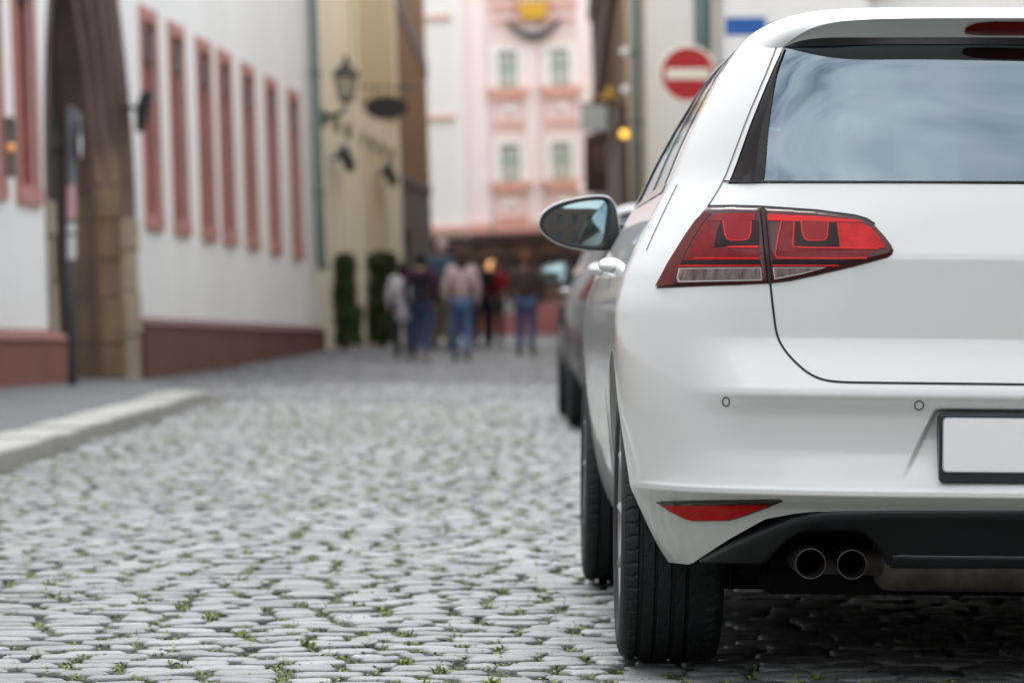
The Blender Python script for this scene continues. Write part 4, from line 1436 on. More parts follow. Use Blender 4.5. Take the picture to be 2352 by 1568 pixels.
        # arm
        ap = [inv @ at(x_, y_, YM + .04) for x_, y_ in ((1394, 546), (1420, 512), (1462, 520), (1470, 575), (1424, 590), (1394, 574))]
        mb = MB()
        mb.prism([(p_.x, p_.z) for p_ in ap], 'y', ap[0].y, ap[0].y + .09)
        if s_ > 0: mb.V = [(-x_, y_, z_) for x_, y_, z_ in mb.V]
        mb.build('mirror_arm', M['plastic'], mo, bevel=.008)
    # ---- door handles
    for s_ in (-1, 1):
        for v in (1.32, 2.30):
            mb = MB()
            ub = float(sideU(np.array([v]), np.array([.885]))[0])
            nn = [(math.sin(t) ** .8, -math.cos(t)) for t in np.linspace(.02, math.pi - .02, 18)]
            for r_, h_ in nn:
                mb.V += [(s_ * (ub + .012 + .030 * r_ * math.cos(a)), v + .10 + .105 * h_, .884 + .0185 * r_ * math.sin(a) + .004 * h_) for a in np.linspace(0, 2 * math.pi, 21)[:-1]]
            mb.F += [(i_ * 20 + k, i_ * 20 + (k + 1) % 20, (i_ + 1) * 20 + (k + 1) % 20, (i_ + 1) * 20 + k) for i_ in range(17) for k in range(20)]
            mb.F += [tuple(range(20)), tuple(range(340, 360))]
            mb.build('door_handle', P, root, smooth=True)
    # door shut lines on the flanks
    for v in (1.02, 1.95, 2.95):
        mb = MB()
        for s_ in (-1, 1):
            ws_ = np.linspace(.30, 1.03, 40)
            va = v + (.20 * np.clip((.62 - ws_) / .3, 0, 1) ** 1.5 if v < 1.5 else 0)
            fl = np.exp(-((v - 2.1) / .75) ** 4)
            hol = fl * (.010 * np.exp(-((ws_ - .52) / .10) ** 2))
            u = sideU(np.full(40, v), ws_) - hol + .0012
            A = np.stack([s_ * u, np.full(40, v) + va - v - .002, ws_], 1); B = A + np.array([0, .0045, 0])
            mb.add(np.concatenate([A, B]), [(i, i + 1, 40 + i + 1, 40 + i) if s_ < 0 else (i, 40 + i, 41 + i, i + 1) for i in range(39)])
        mb.build('door_seam', M['gap'], root, smooth=True)
    # ---- nose: headlamps, grille, intake
    def front_patch(name, ra, rb, wa, wb, m, off=.006, both=True):
        for s_ in ((-1, 1) if both else (1,)):
            G = []
            for w_ in np.linspace(wa, wb, 10):
                n_ = float(fN(w_)); ve = float(fVF(w_) - fLF(w_)); lf = float(fLF(w_)); U0 = float(fU(w_))
                r_ = np.linspace(ra, rb, 24)
                G.append(np.stack([s_ * U0 * r_ * 1.004, ve + lf * (1 - np.abs(r_)**n_) ** (1 / n_) + off, np.full(24, w_)], 1))
            mesh_obj(name, np.array(G).reshape(-1, 3), grid_faces(10, 24, flip=s_ > 0), m, root)
    front_patch('headlight', .50, .97, .615, .712, M['head_lens'])
    front_patch('grille', -.50, .50, .63, .69, M['gloss_black'], both=False)
    front_patch('lower_intake', -.72, .72, .27, .40, M['plastic'], both=False)
    # ---- wheels
    for s_ in (-1, 1):
        make_wheel(root, s_ * (.772 + .0), RW['v'], s_)
        make_wheel(root, s_ * (.784 + .0), FW['v'], s_)
    return root

def copy_tree(o, parent=None, swap=None):
    c = o.copy()
    COL.objects.link(c)
    if parent is not None:
        c.parent = parent
        c.matrix_parent_inverse = o.matrix_parent_inverse.copy()
    if swap and o.type == 'MESH':
        for i, s in enumerate(c.material_slots):
            if s.material in swap:
                new = swap[s.material]
                s.link = 'OBJECT'
                s.material = new
    for ch in list(o.children):
        copy_tree(ch, c, swap)
    return c

# ------------------------------------------------------------------ houses
def frame(o, d, lean=-.035):
    """local axes of a facade: a along the wall, b out of it, c up"""
    d = Vector(d).normalized()
    up = Vector((lean, 0.0114, 1.0)).normalized()
    n = d.cross(up).normalized()
    return Matrix(((d.x, n.x, up.x, o[0]), (d.y, n.y, up.y, o[1]), (d.z, n.z, up.z, o[2]), (0, 0, 0, 1)))

def wall_mesh(a0, a1, c0, c1, holes, depth=.35, reveal_back=True):
    """wall slab with rectangular openings"""
    mb = MB()
    A = sorted({a0, a1, *[h[0] for h in holes], *[h[1] for h in holes]})
    C = sorted({c0, c1, *[h[2] for h in holes], *[h[3] for h in holes]})
    for i in range(len(A) - 1):
        for j in range(len(C) - 1):
            ca, cc = (A[i] + A[i + 1]) / 2, (C[j] + C[j + 1]) / 2
            if any(h[0] < ca < h[1] and h[2] < cc < h[3] for h in holes): continue
            mb.add([(A[i], 0, C[j]), (A[i + 1], 0, C[j]), (A[i + 1], 0, C[j + 1]), (A[i], 0, C[j + 1])], [(0, 1, 2, 3)])
    for (x0, x1, z0, z1) in holes:
        mb.add([(x0, 0, z0), (x1, 0, z0), (x1, 0, z1), (x0, 0, z1), (x0, -depth, z0), (x1, -depth, z0), (x1, -depth, z1), (x0, -depth, z1)],
               [(0, 1, 5, 4), (1, 2, 6, 5), (2, 3, 7, 6), (3, 0, 4, 7)])
    mb.add([(a0, 0, c0), (a0, -6, c0), (a0, -6, c1), (a0, 0, c1)], [(0, 1, 2, 3)])
    mb.add([(a1, 0, c0), (a1, -6, c0), (a1, -6, c1), (a1, 0, c1)], [(0, 1, 2, 3)])
    mb.add([(a0, 0, c1), (a1, 0, c1), (a1, -6, c1), (a0, -6, c1)], [(0, 1, 2, 3)])
    mb.add([(a0, -6, c0), (a1, -6, c0), (a1, -6, c1), (a0, -6, c1)], [(0, 1, 2, 3)])
    return mb

LEFT = frame((-3.6, 45.0, 0.0), (.0644, 1, -.0114))
def a_at(px):                                  # distance along the left-hand house fronts seen at column px
    return 45.0 * 1394.0 / (1724.0 - px) - 45.0

def white_house():
    root = empty('white_house', mw=LEFT)
    tag(root, 'white rendered house with tall red sandstone windows and a pointed archway', 'house')
    wins = []
    for px in (325, 392, 457, 507, 562, 617, 670):
        a = a_at(px) + .66
        wins.append((a, a + 1.30))
    wins.append((a_at(40) + .25, a_at(40) + 1.45))
    wins.append((a_at(-36), a_at(-36) + 1.25))
    c0, c1 = 1.62, 4.06
    PA0, PA1 = -5.95, -.28
    holes = [(a + .13, b - .13, c0 + .16, c1 - .16) for a, b in wins]
    mb = wall_mesh(-75, a_at(737), -.4, 6.6, holes + [(PA0, PA1, -.4, 5.6)])  # wall runs on unseen past the camera, added to shade the car
    # wall round the pointed arch
    ac = (PA0 + PA1) / 2; hw = (PA1 - PA0) / 2; spring = 1.75; Rr = 3.6
    def arch(off, n=22):
        """half outline from the foot of the right jamb to the apex, then down the left; off moves it inwards"""
        pts = []
        h_ = hw - off; R_ = Rr - off
        cx = ac - (Rr - hw)
        apex = math.sqrt(max(R_**2 - (Rr - hw)**2, .01))
        t1 = math.atan2(apex, Rr - hw)
        for c in (-.4, .6): pts.append((ac + h_, c))
        for k in range(n + 1):
            t = t1 * k / n
            pts.append((cx + R_ * math.cos(t), spring + R_ * math.sin(t)))
        return pts + [(2 * ac - p[0], p[1]) for p in pts[::-1][1:]]
    ar = arch(0)
    half = len(ar) // 2
    for i in range(len(ar) - 1):
        p, q = ar[i], ar[i + 1]
        if i < half: mb.add([(PA1, 0, p[1]), (p[0], 0, p[1]), (q[0], 0, q[1]), (PA1, 0, q[1])], [(0, 1, 2, 3)])
        else: mb.add([(PA0, 0, p[1]), (p[0], 0, p[1]), (q[0], 0, q[1]), (PA0, 0, q[1])], [(0, 1, 2, 3)])
    top = max(p[1] for p in ar)
    mb.add([(PA0, 0, top), (PA1, 0, top), (PA1, 0, 5.6), (PA0, 0, 5.6)], [(0, 1, 2, 3)])
    mb.build('wall', M['white_wall'], root)
    # moulded archway, lofted along the arch
    prof = [(-.02, .03), (.05, .05), (.10, .03), (.13, -.03), (.20, -.01), (.27, -.05), (.30, -.14), (.38, -.12), (.45, -.17), (.48, -.28), (.56, -.26), (.62, -.32), (.65, -.45), (.74, -.50), (.74, -.95)]
    def loft(pr, lo, hi, name, m, proud=0.0):
        loops = [arch(o_) for o_, b_ in pr]
        n = len(loops[0])
        V, Fc = [], []
        for (o_, b_), lp in zip(pr, loops):
            for p in lp:
                V.append((p[0], (b_ * .63 if b_ < 0 else b_ * .6) + proud, min(max(p[1], lo), hi)))
        for i in range(len(pr) - 1):
            for k in range(n - 1):
                Fc.append((i * n + k, i * n + k + 1, (i + 1) * n + k + 1, (i + 1) * n + k))
        return mesh_obj(name, V, Fc, m, root, smooth=False)
    pt = loft(prof, -.4, 9, 'portal', M['brown_stone'])
    # plain square foot blocks of the jambs
    for k, (lo, hi) in enumerate(((-.4, .45), (.46, .92), (.93, 1.36), (1.37, 1.70))):
        for s_ in (1, -1):
            jx = .02 * (k % 2)
            mb = MB()
            pl = [(0, .03 + jx), (.33, .02 + jx), (.42, -.09), (.42, -.6), (0, -.6)]
            e = PA1 if s_ > 0 else PA0
            mb.prism([(e - s_ * o_, b_) for o_, b_ in pl], 'z', lo, hi)
            mb.build('jamb_block', M['tan_stone'], pt, bevel=.02)
    ic = -.4
    for k in range(8):
        hh = (.42, .36, .48, .40)[k % 4]
        for s_ in (1, -1):
            e = PA1 if s_ > 0 else PA0
            j = .012 * ((k * 7) % 3)
            mb = MB(); mb.prism([(e - s_ * o_, b_ + j) for o_, b_ in [(.425, -.08), (.50, -.10), (.60, -.18), (.72, -.26), (.765, -.62), (.425, -.62)]], 'z', ic, ic + hh - .012)
            mb.build('jamb_block', M['stained_stone'], pt, bevel=.02)
        ic += hh
    mb = MB()
    h2 = hw - .70
    for k in range(12):
        x0 = ac - h2 + k * 2 * h2 / 12
        mb.box(x0 + .008, x0 + 2 * h2 / 12 - .008, -.66, -.60, -.4, 5.2)
    mb.box(ac - h2, ac + h2, -.70, -.66, -.4, 5.3)
    for c in (.5, 2.4): mb.box(ac - h2, ac + h2, -.60, -.57, c, c + .16)
    mb.build('door', M['dark_wood'], root)
    # windows
    for a, b in wins:
        mb = MB()
        mb.box(a, a + .13, -.02, .035, c0 + .176, c1)
        mb.box(b - .13, b, -.02, .035, c0 + .176, c1)
        mb.box(a + .13, b - .13, -.02, .035, c1 - .16, c1)
        fr = mb.build('window', M['lit_red_stone'], root, bevel=.012)
        mb = MB()
        mb.box(a + .10, a + .132, -.31, -.021, c0 + .1, c1 - .158); mb.box(b - .132, b - .10, -.31, -.021, c0 + .1, c1 - .158); mb.box(a + .132, b - .132, -.31, -.021, c1 - .19, c1 - .158)
        mb.build('reveal', M['red_stone'], fr)
        mb = MB(); mb.box(a + .134, b - .134, -.28, -.022, c1 - .55, c1 - .192)  # plain dark box filling the top of the opening
        mb.build('dark_box', M['dark_wood'], fr)
        mb = MB()
        mb.add([(a, .045, c0), (b, .045, c0), (b, .045, c0 + .175), (a, .045, c0 + .175), (a, -.3, c0), (b, -.3, c0), (b, -.3, c0 + .23), (a, -.3, c0 + .23)],
               [(0, 1, 2, 3), (0, 4, 5, 1), (3, 2, 6, 7), (1, 5, 6, 2), (0, 3, 7, 4), (4, 7, 6, 5)])
        mb.build('sill', M['lit_red_stone'], fr)
        mb = MB(); mb.box(a + .10, b - .10, -.34, -.315, c0 + .16, c1 - .1)
        pn = mb.build('pane', M['dark_pane'], fr)
        mb = MB(); mb.box((a + b) / 2 - .03, (a + b) / 2 + .03, -.315, -.29, c0 + .17, c1 - .16); mb.box(a + .13, b - .13, -.315, -.289, 3.0, 3.06)
        mb.build('casement', M['off_white'], fr)
    # plinths either side of the arch
    mb = MB()
    a = PA1 + .02
    mb.box(a, a_at(740), 0, .075, -.4, .58)
    mb.add([(a, .10, .58), (a_at(740), .10, .58), (a_at(740), 0, .66), (a, 0, .66), (a, 0, .58), (a_at(740), 0, .58)], [(0, 1, 2, 3), (0, 4, 5, 1), (0, 3, 4), (1, 5, 2)])
    mb.build('plinth', M['plinth'], root)
    mb = MB()
    mb.box(-75, PA0 + .45, 0, .12, -.4, .40)
    mb.add([(-75, .15, .40), (PA0 + .45, .15, .40), (PA0 + .45, 0, .50), (-75, 0, .50), (-75, 0, .4), (PA0 + .45, 0, .40)], [(0, 1, 2, 3), (0, 4, 5, 1), (0, 3, 4), (1, 5, 2)])
    mb.build('plinth', M['plinth_red'], root)
    # rainwater pipe at the far corner
    mb = MB()
    x = a_at(728)
    mb.tube([(x, .13, 6.55), (x, .13, 1.62), (x + .02, .16, 1.50)], .075, 12)
    for c in (2.6, 4.4, 6.2): mb.lathe([(.095, c), (.095, c + .07)], (x, .13, 0), 12)
    mb.build('drainpipe', M['zinc'], root, smooth=True)

def yellow_house():
    root = empty('yellow_house', mw=LEFT)
    tag(root, 'pale yellow house front with slender ribs and climbing green shrubs', 'house')
    a0, a1 = a_at(737) + .02, a_at(932)
    mb = wall_mesh(a0, a1, -.4, 8.0, [])
    mb.build('wall', M['yellow_wall'], root)
    mb = MB(); xs = a_at(832); mb.box(xs, a1 - .35, .002, .03, 4.55, 7.9); mb.build('wall_panel', M['yellow_deep'], root)
    for px in (756, 786, 812, 843, 867, 889, 912):
        a = a_at(px)
        mb = MB(); mb.box(a, a + .22, 0, .05, .1, 3.75)
        p = mb.build('pilaster', M['yellow_deep'] if px % 2 else M['yellow_wall'], root)
        mb = MB(); mb.prism([(a, 3.75), (a + .24, 3.75), (a + .28, 4.0), (a - .02, 4.0)], 'y', 0, .075)
        mb.build('capital', mats_cap, p)
    for px in (835, 925):
        a = a_at(px)
        mb = MB(); mb.box(a, a + .42, 0, .06, -.3, 7.95); mb.build('corner_strip', M['yellow_wall'], root)
    mb = MB(); mb.box(a0, a1, .0, .10, -.4, .24); mb.build('plinth', M['tan_stone'], root)
    for px, c in ((781, 3.28), (884, 3.36)):                     # wrought wave-shaped wall irons
        a = a_at(px)
        pts = [(a - 1.15 + 2.3 * t, .22, c + .14 * math.sin(t * 6.283) + .05) for t in np.linspace(0, 1, 20)]
        mb = MB(); mb.tube(pts, [.05 + .035 * math.sin(t * math.pi) for t in np.linspace(0, 1, 20)], 8)
        mb.tube([(a, 0, c + .05), (a, .22, c + .05)], .03, 8)
        mb.build('wall_iron', M['iron_soft'], root, smooth=True)

mats_cap = mat('mossy capital', srgb(112, 108, 74), 0.8, var=0.2)

def brown_house():
    root = empty('brown_house', mw=LEFT)
    tag(root, 'narrow brown boarded house over a grey stone ground floor', 'house')
    a0, a1 = a_at(932) + .03, a_at(1003)
    mb = wall_mesh(a0, a1, 3.55, 9, []); mb.build('upper_wall', M['brown_wood'], root)
    mb = wall_mesh(a0, a1, -.4, 3.55, [(a0 + .7, a0 + 2.2, -.3, 2.6)], depth=.3); mb.build('lower_wall', M['grey_stone'], root)
    mb = MB(); mb.box(a0 + .7, a0 + 2.2, -.36, -.30, -.3, 2.6); d = mb.build('door', M['dark_wood'], root)
    mb = MB(); mb.box(a0, a1, 0, .04, 3.5, 3.64); mb.build('ledge', M['grey_beam'], root)
    mb = MB()
    mb.add([(a0, 0, 6.9), (a1, 0, 5.9), (a1, .03, 5.9), (a0, .03, 6.9), (a0, 0, 7.25), (a1, 0, 6.25), (a1, .03, 6.25), (a0, .03, 7.25)],
           [(0, 1, 2, 3), (4, 7, 6, 5), (3, 2, 6, 7), (0, 3, 7, 4), (1, 5, 6, 2)])
    mb.build('beam', M['grey_beam'], root)

def facing(px, Y, lean=-.037):
    """axes of a facade turned towards the camera whose left edge is seen at column px: a right, b towards the camera, c up"""
    o = ((px - XV) / F * Y, Y, 0)
    up = Vector((lean, 0.0, 1)).normalized()
    d = Vector((1, 0, -lean * -1)).normalized()
    d = (Vector((1, 0, 0)) - up * up.x).normalized()
    n = d.cross(up).normalized()
    return Matrix(((d.x, n.x, up.x, o[0]), (d.y, n.y, up.y, o[1]), (d.z, n.z, up.z, o[2]), (0, 0, 0, 1)))

def pink_house():
    Y = 115.0
    k = Y / F
    root = empty('pink_house', mw=facing(1083, Y))
    tag(root, 'pale pink house with green framed windows above a dark shop, closing the street', 'house')
    A = lambda px, py=400: (px - 1083) * k + .037 * ((CAMH - (py - YH) * k))      # undo the lean
    C = lambda py: CAMH - (py - YH) * k
    W = (1392 - 1083) * k
    wins = []
    for (x0, x1, y0, y1) in ((1144, 1188, 122, 205), (1264, 1307, 122, 205), (1150, 1194, 336, 420), (1268, 1312, 336, 420), (1140, 1184, -110, -30), (1258, 1302, -110, -30)):
        ym = (y0 + y1) / 2
        wins.append((A(x0, ym), A(x1, ym), C(y1), C(y0)))
    shop = (.25, W - .2, .75, C(556))
    mb = wall_mesh(0, W + .6, -.3, 11, wins + [shop], depth=.12)
    mb.build('wall', M['pink'], root)
    for (x0, x1, z0, z1) in wins:
        mb = MB()
        t = .05
        mb.box(x0 - .22, x0, 0, .06, z0, z1 + .16); mb.box(x1, x1 + .22, 0, .06, z0, z1 + .16); mb.box(x0, x1, 0, .06, z1, z1 + .16)
        fr = mb.build('window', M['off_white'], root)
        mb = MB()
        mb.box(x0, x0 + t, -.08, -.05, z0, z1); mb.box(x1 - t, x1, -.12, -.05, z0, z1); mb.box(x0 + t, x1 - t, -.12, -.05, z1 - t, z1); mb.box(x0 + t, x1 - t, -.12, -.05, z0, z0 + t)
        mb.box((x0 + x1) / 2 - .03, (x0 + x1) / 2 + .03, -.12, -.06, z0 + t, z1 - t)
        mb.box(x0 + t, x1 - t, -.12, -.055, z0 + (z1 - z0) * .52, z0 + (z1 - z0) * .52 + .06)
        mb.build('frame', M['green_frame'], fr)
        mb = MB(); mb.box(x0, x1, -.10, -.08, z0, z1); mb.build('pane', M['pale_pane'], fr)
        mb = MB(); mb.prism([(x0 - .30, z0 - .02), (x1 + .30, z0 - .02), (x1 + .24, z0 - .17), (x1 + .1, z0 - .30), (x0 - .1, z0 - .30), (x0 - .24, z0 - .17)], 'y', 0, .26)
        mb.build('sill', M['salmon'], fr)
        mb = MB(); mb.box(x0 - .12, x1 + .12, 0, .045, z0 - .95, z0 - .34); ap = mb.build('apron', M['pink_deep'], fr)
        xm = (x0 + x1) / 2
        mb = MB(); mb.lathe([(.17, .0), (.16, .05), (.0, .10)], (xm, .045, z0 - .62), 20, 'y'); mb.build('rosette', M['off_white'], ap, smooth=True)
        mb = MB(); mb.box(x0 - .14, x1 + .14, 0, .10, z0 - 1.05, z0 - .95); mb.build('band', M['salmon'], ap)
    # rose field round the upper windows, white strips between
    for px0, px1 in ((1128, 1204), (1246, 1324)):
        mb = MB(); mb.box(A(px0, 280) , A(px1, 280), .002, .02, C(340) + .25, C(240)); mb.build('panel', M['pink_deep'], root)
        mb = MB(); mb.box(A(px0, 60), A(px1, 60), .002, .02, C(112), C(20)); mb.build('panel', M['pink_deep'], root)
        mb = MB(); mb.box(A(px0, 20), A(px1, 20), 0, .16, C(28), C(14)); mb.build('cornice', M['salmon'], root)
    for px in (1088, 1206, 1330):
        mb = MB(); mb.box(A(px, 300), A(px + 34, 300), 0, .10, C(515), 10.9); mb.build('pilaster', M['pink_white'], root)
    mb = MB(); mb.box(-.05, W + .6, 0, .26, C(537), C(516)); mb.build('cornice', M['salmon'], root)
    mb = MB(); mb.box(0, W + .5, 0, .30, C(556), C(540)); mb.build('fascia', M['shop_dark'], root)
    # shop front: posts, panes, goods on show, red stone base
    x0, x1, z0, z1 = shop
    mb = MB()
    mb.box(x0, x1, -.30, -.26, z0, z1); sp = mb.build('shop_window', M['shop_pane'], root)
    for i in range(5):
        x = x0 + (x1 - x0) * i / 4
        mb = MB(); mb.box(x - .07, x + .07, -.26, .02, z0, z1); mb.build('post', M['shop_dark'], sp)
    mb = MB(); mb.box(-.02, .28, .001, .04, .75, z1 - .02); mb.build('post', M['shop_dark'], sp)
    mb = MB(); mb.box(x0, x1, -.25, -.02, z1 - .42, z1); mb.build('sign_board', M['shop_goods'], sp)
    mb = MB(); mb.box(x0, x1, -.25, -.10, z0, z0 + .5); mb.build('window_display', M['shop_goods'], sp)
    mb = MB(); mb.box(-.1, W + .6, 0, .20, -.3, .74); mb.build('base', M['shop_red'], root)
    # gilded crown above a dark curved garland, fixed to the front
    cr = empty('crown_emblem', mw=facing(1083, Y))
    tag(cr, 'gilded crown emblem over a dark curved garland, high on the pink front', 'emblem')
    cx = A(1225, 40)
    mb = MB()
    zc0, zc1 = C(50), C(8)
    pts = [(cx - .30, zc0), (cx + .30, zc0), (cx + .40, zc0 + .30)]
    for i in range(5):
        xx = cx + .40 - .2 * i
        pts += [(xx, zc0 + .56)]
        if i < 4: pts += [(xx - .10, zc0 + .34)]
    pts += [(cx - .40, zc0 + .30)]
    mb.prism(pts, 'y', .25, .50)
    mb.lathe([(.34, zc0 - .05), (.36, zc0), (.34, zc0 + .06)], (cx, .38, 0), 20)
    for i in range(5):
        mb.lathe([(.0, zc0 + .50), (.06, zc0 + .56), (.0, zc0 + .62)], (cx - .4 + .2 * i, .38, 0), 10)
    mb.build('crown', M['gold'], cr)
    mb = MB()
    gp = [(cx - .72 + 1.44 * t, .34, C(93) + .46 * (2 * t - 1) ** 2) for t in np.linspace(0, 1, 17)]
    mb.tube(gp, [.07 + .05 * math.sin(t * math.pi) for t in np.linspace(0, 1, 17)], 10)
    mb.tube([(cx, 0, C(93)), (cx, .34, C(93))], .03, 8)
    mb.tube([(cx, 0, zc0 + .2), (cx, .3, zc0 + .2)], .03, 8)
    mb.build('garland', M['iron_soft'], cr, smooth=True)

def cream_house():
    Y = 106.0
    k = Y / F
    root = empty('cream_house', mw=facing(990, Y))
    tag(root, 'cream house front with red string courses, left of the pink house', 'house')
    C = lambda py: CAMH - (py - YH) * k
    W = (1084 - 990) * k
    wins = [(.25, W - .35, C(500), C(290) - .25)]
    mb = wall_mesh(0, W, C(548), 10, []); mb.build('wall', M['cream'], root)
    for y0, y1 in ((38, 45), (268, 276)):
        mb = MB(); mb.box(.05, W - .22, 0, .10, C(y1), C(y0)); mb.build('string_course', M['salmon'], root)
    mb = MB(); mb.box(W - .24, W, 0, .05, C(530), 9.9); mb.build('corner_strip', M['off_white'], root)
    mb = MB(); mb.box(-.05, W + .05, 0, .20, C(540), C(522)); mb.build('cornice', M['salmon'], root)
    mb = wall_mesh(0, W, -.3, C(548) - .01, [(.35, W - .35, .0, 2.1)], depth=.3); mb.build('ground_floor', M['shop_dark'], root)
    mb = MB(); mb.box(.35, W - .35, -.36, -.30, 0, 2.1); mb.build('shop_door', M['shop_pane'], root)

def right_side():
    # timber framed house, receding on the right
    p0 = Vector((2.24, 61.5, 0)); p1 = Vector((3.15, 110, 0))
    d = (p1 - p0)
    # walls on the right face the street: run the axis towards the camera
    mw = frame((p1.x, p1.y, 0), -d, lean=-.02)
    L = d.length
    root = empty('timber_house', mw=mw)
    tag(root, 'dark timber framed house with tan panels beyond the beige corner house', 'house')
    mb = wall_mesh(0, L - .1, -.3, 9, []); mb.build('wall', M['tan_wall'], root)
    for i in range(14):
        a = .4 + i * (L - 1.4) / 13
        mb = MB(); mb.box(a, a + .5, 0, .04, 3.2, 9); mb.build('timber_post', M['timber'], root)
    for c in (3.2, 5.6, 8.2):
        mb = MB(); mb.box(0, L - .1, .0, .12, c, c + .28); mb.build('timber_rail', M['timber'], root)
    mb = MB(); mb.box(0, L - .1, 0, .10, -.3, 3.15); mb.build('shop_front', M['shop_dark'], root)
    # beige corner house
    q0 = Vector((2.44, 61, 0)); q1 = Vector((2.62, 45.8, 0))
    mw = frame(q0, q1 - q0, lean=-.018)
    L = (q1 - q0).length
    root = empty('beige_house', mw=mw)
    tag(root, 'plain beige rendered house with grey pipes at both corners', 'house')
    mb = wall_mesh(0, L, -.3, 7.0, []); mb.build('wall', M['beige'], root)
    mb = MB(); mb.box(0, L, 0, .05, -.3, .7); mb.build('plinth', M['grey_stone'], root)
    for a, r_ in ((.25, .07), (L - .1, .10)):
        mb = MB(); mb.tube([(a, .14, 6.9), (a, .14, .1)], r_, 12)
        for c in (1.2, 3.0, 4.4, 5.6): mb.lathe([(r_ + .02, c), (r_ + .02, c + .07)], (a, .14, 0), 12)
        mb.build('drainpipe', M['zinc'], root, smooth=True)
    for c in (3.9, 4.45):
        mb = MB(); mb.lathe([(0, -.06), (.06, -.03), (.075, 0), (.06, .04), (0, .07)], (.05, .28, c), 14); mb.build('insulator', M['off_white'], root, smooth=True)
    # pale house, nearest on the right
    q0 = Vector((2.64, 45.7, 0)); q1 = Vector((6.2, -30, 0))  # continued out of view behind the camera to darken the car's rear
    mw = frame(q0, q1 - q0, lean=-.01)
    L = (q1 - q0).length
    root = empty('pale_house', mw=mw)
    tag(root, 'pale rendered house behind the white car with a brick band', 'house')
    mb = wall_mesh(0, L, -.3, 6.0, []); mb.build('wall', M['pale_wall'], root)
    mb = MB(); mb.box(11.5, 30, 0, .08, 3.22, 3.5); mb.build('brick_band', M['brick'], root)
    mb = MB(); mb.box(0, L, 0, .06, -.3, .6); mb.build('plinth', M['grey_stone'], root)

def unseen_house():  # unseen house, added behind the camera so paint, lamps and mirrors reflect it
    root = empty('unseen_house')
    root.matrix_world = Matrix(((1, 0, 0, -14), (0, 1, 0, -34), (0, 0, 1, 0), (0, 0, 0, 1)))
    tag(root, 'brown grey stone house with rows of dark windows, unseen behind the camera, added for the car to reflect', 'house')
    holes = [(x, x + 1.2, c, c + 1.8) for x in np.arange(1.5, 26, 3.1) for c in (1.0, 4.4, 7.8)]
    mb = wall_mesh(0, 28, -.3, 11, holes, depth=.2); mb.build('wall', M['brown_stone'], root)
    for (x0, x1, z0, z1) in holes:
        mb = MB(); mb.box(x0, x1, -.25, -.2, z0, z1); mb.build('window', M['dark_pane'], root)

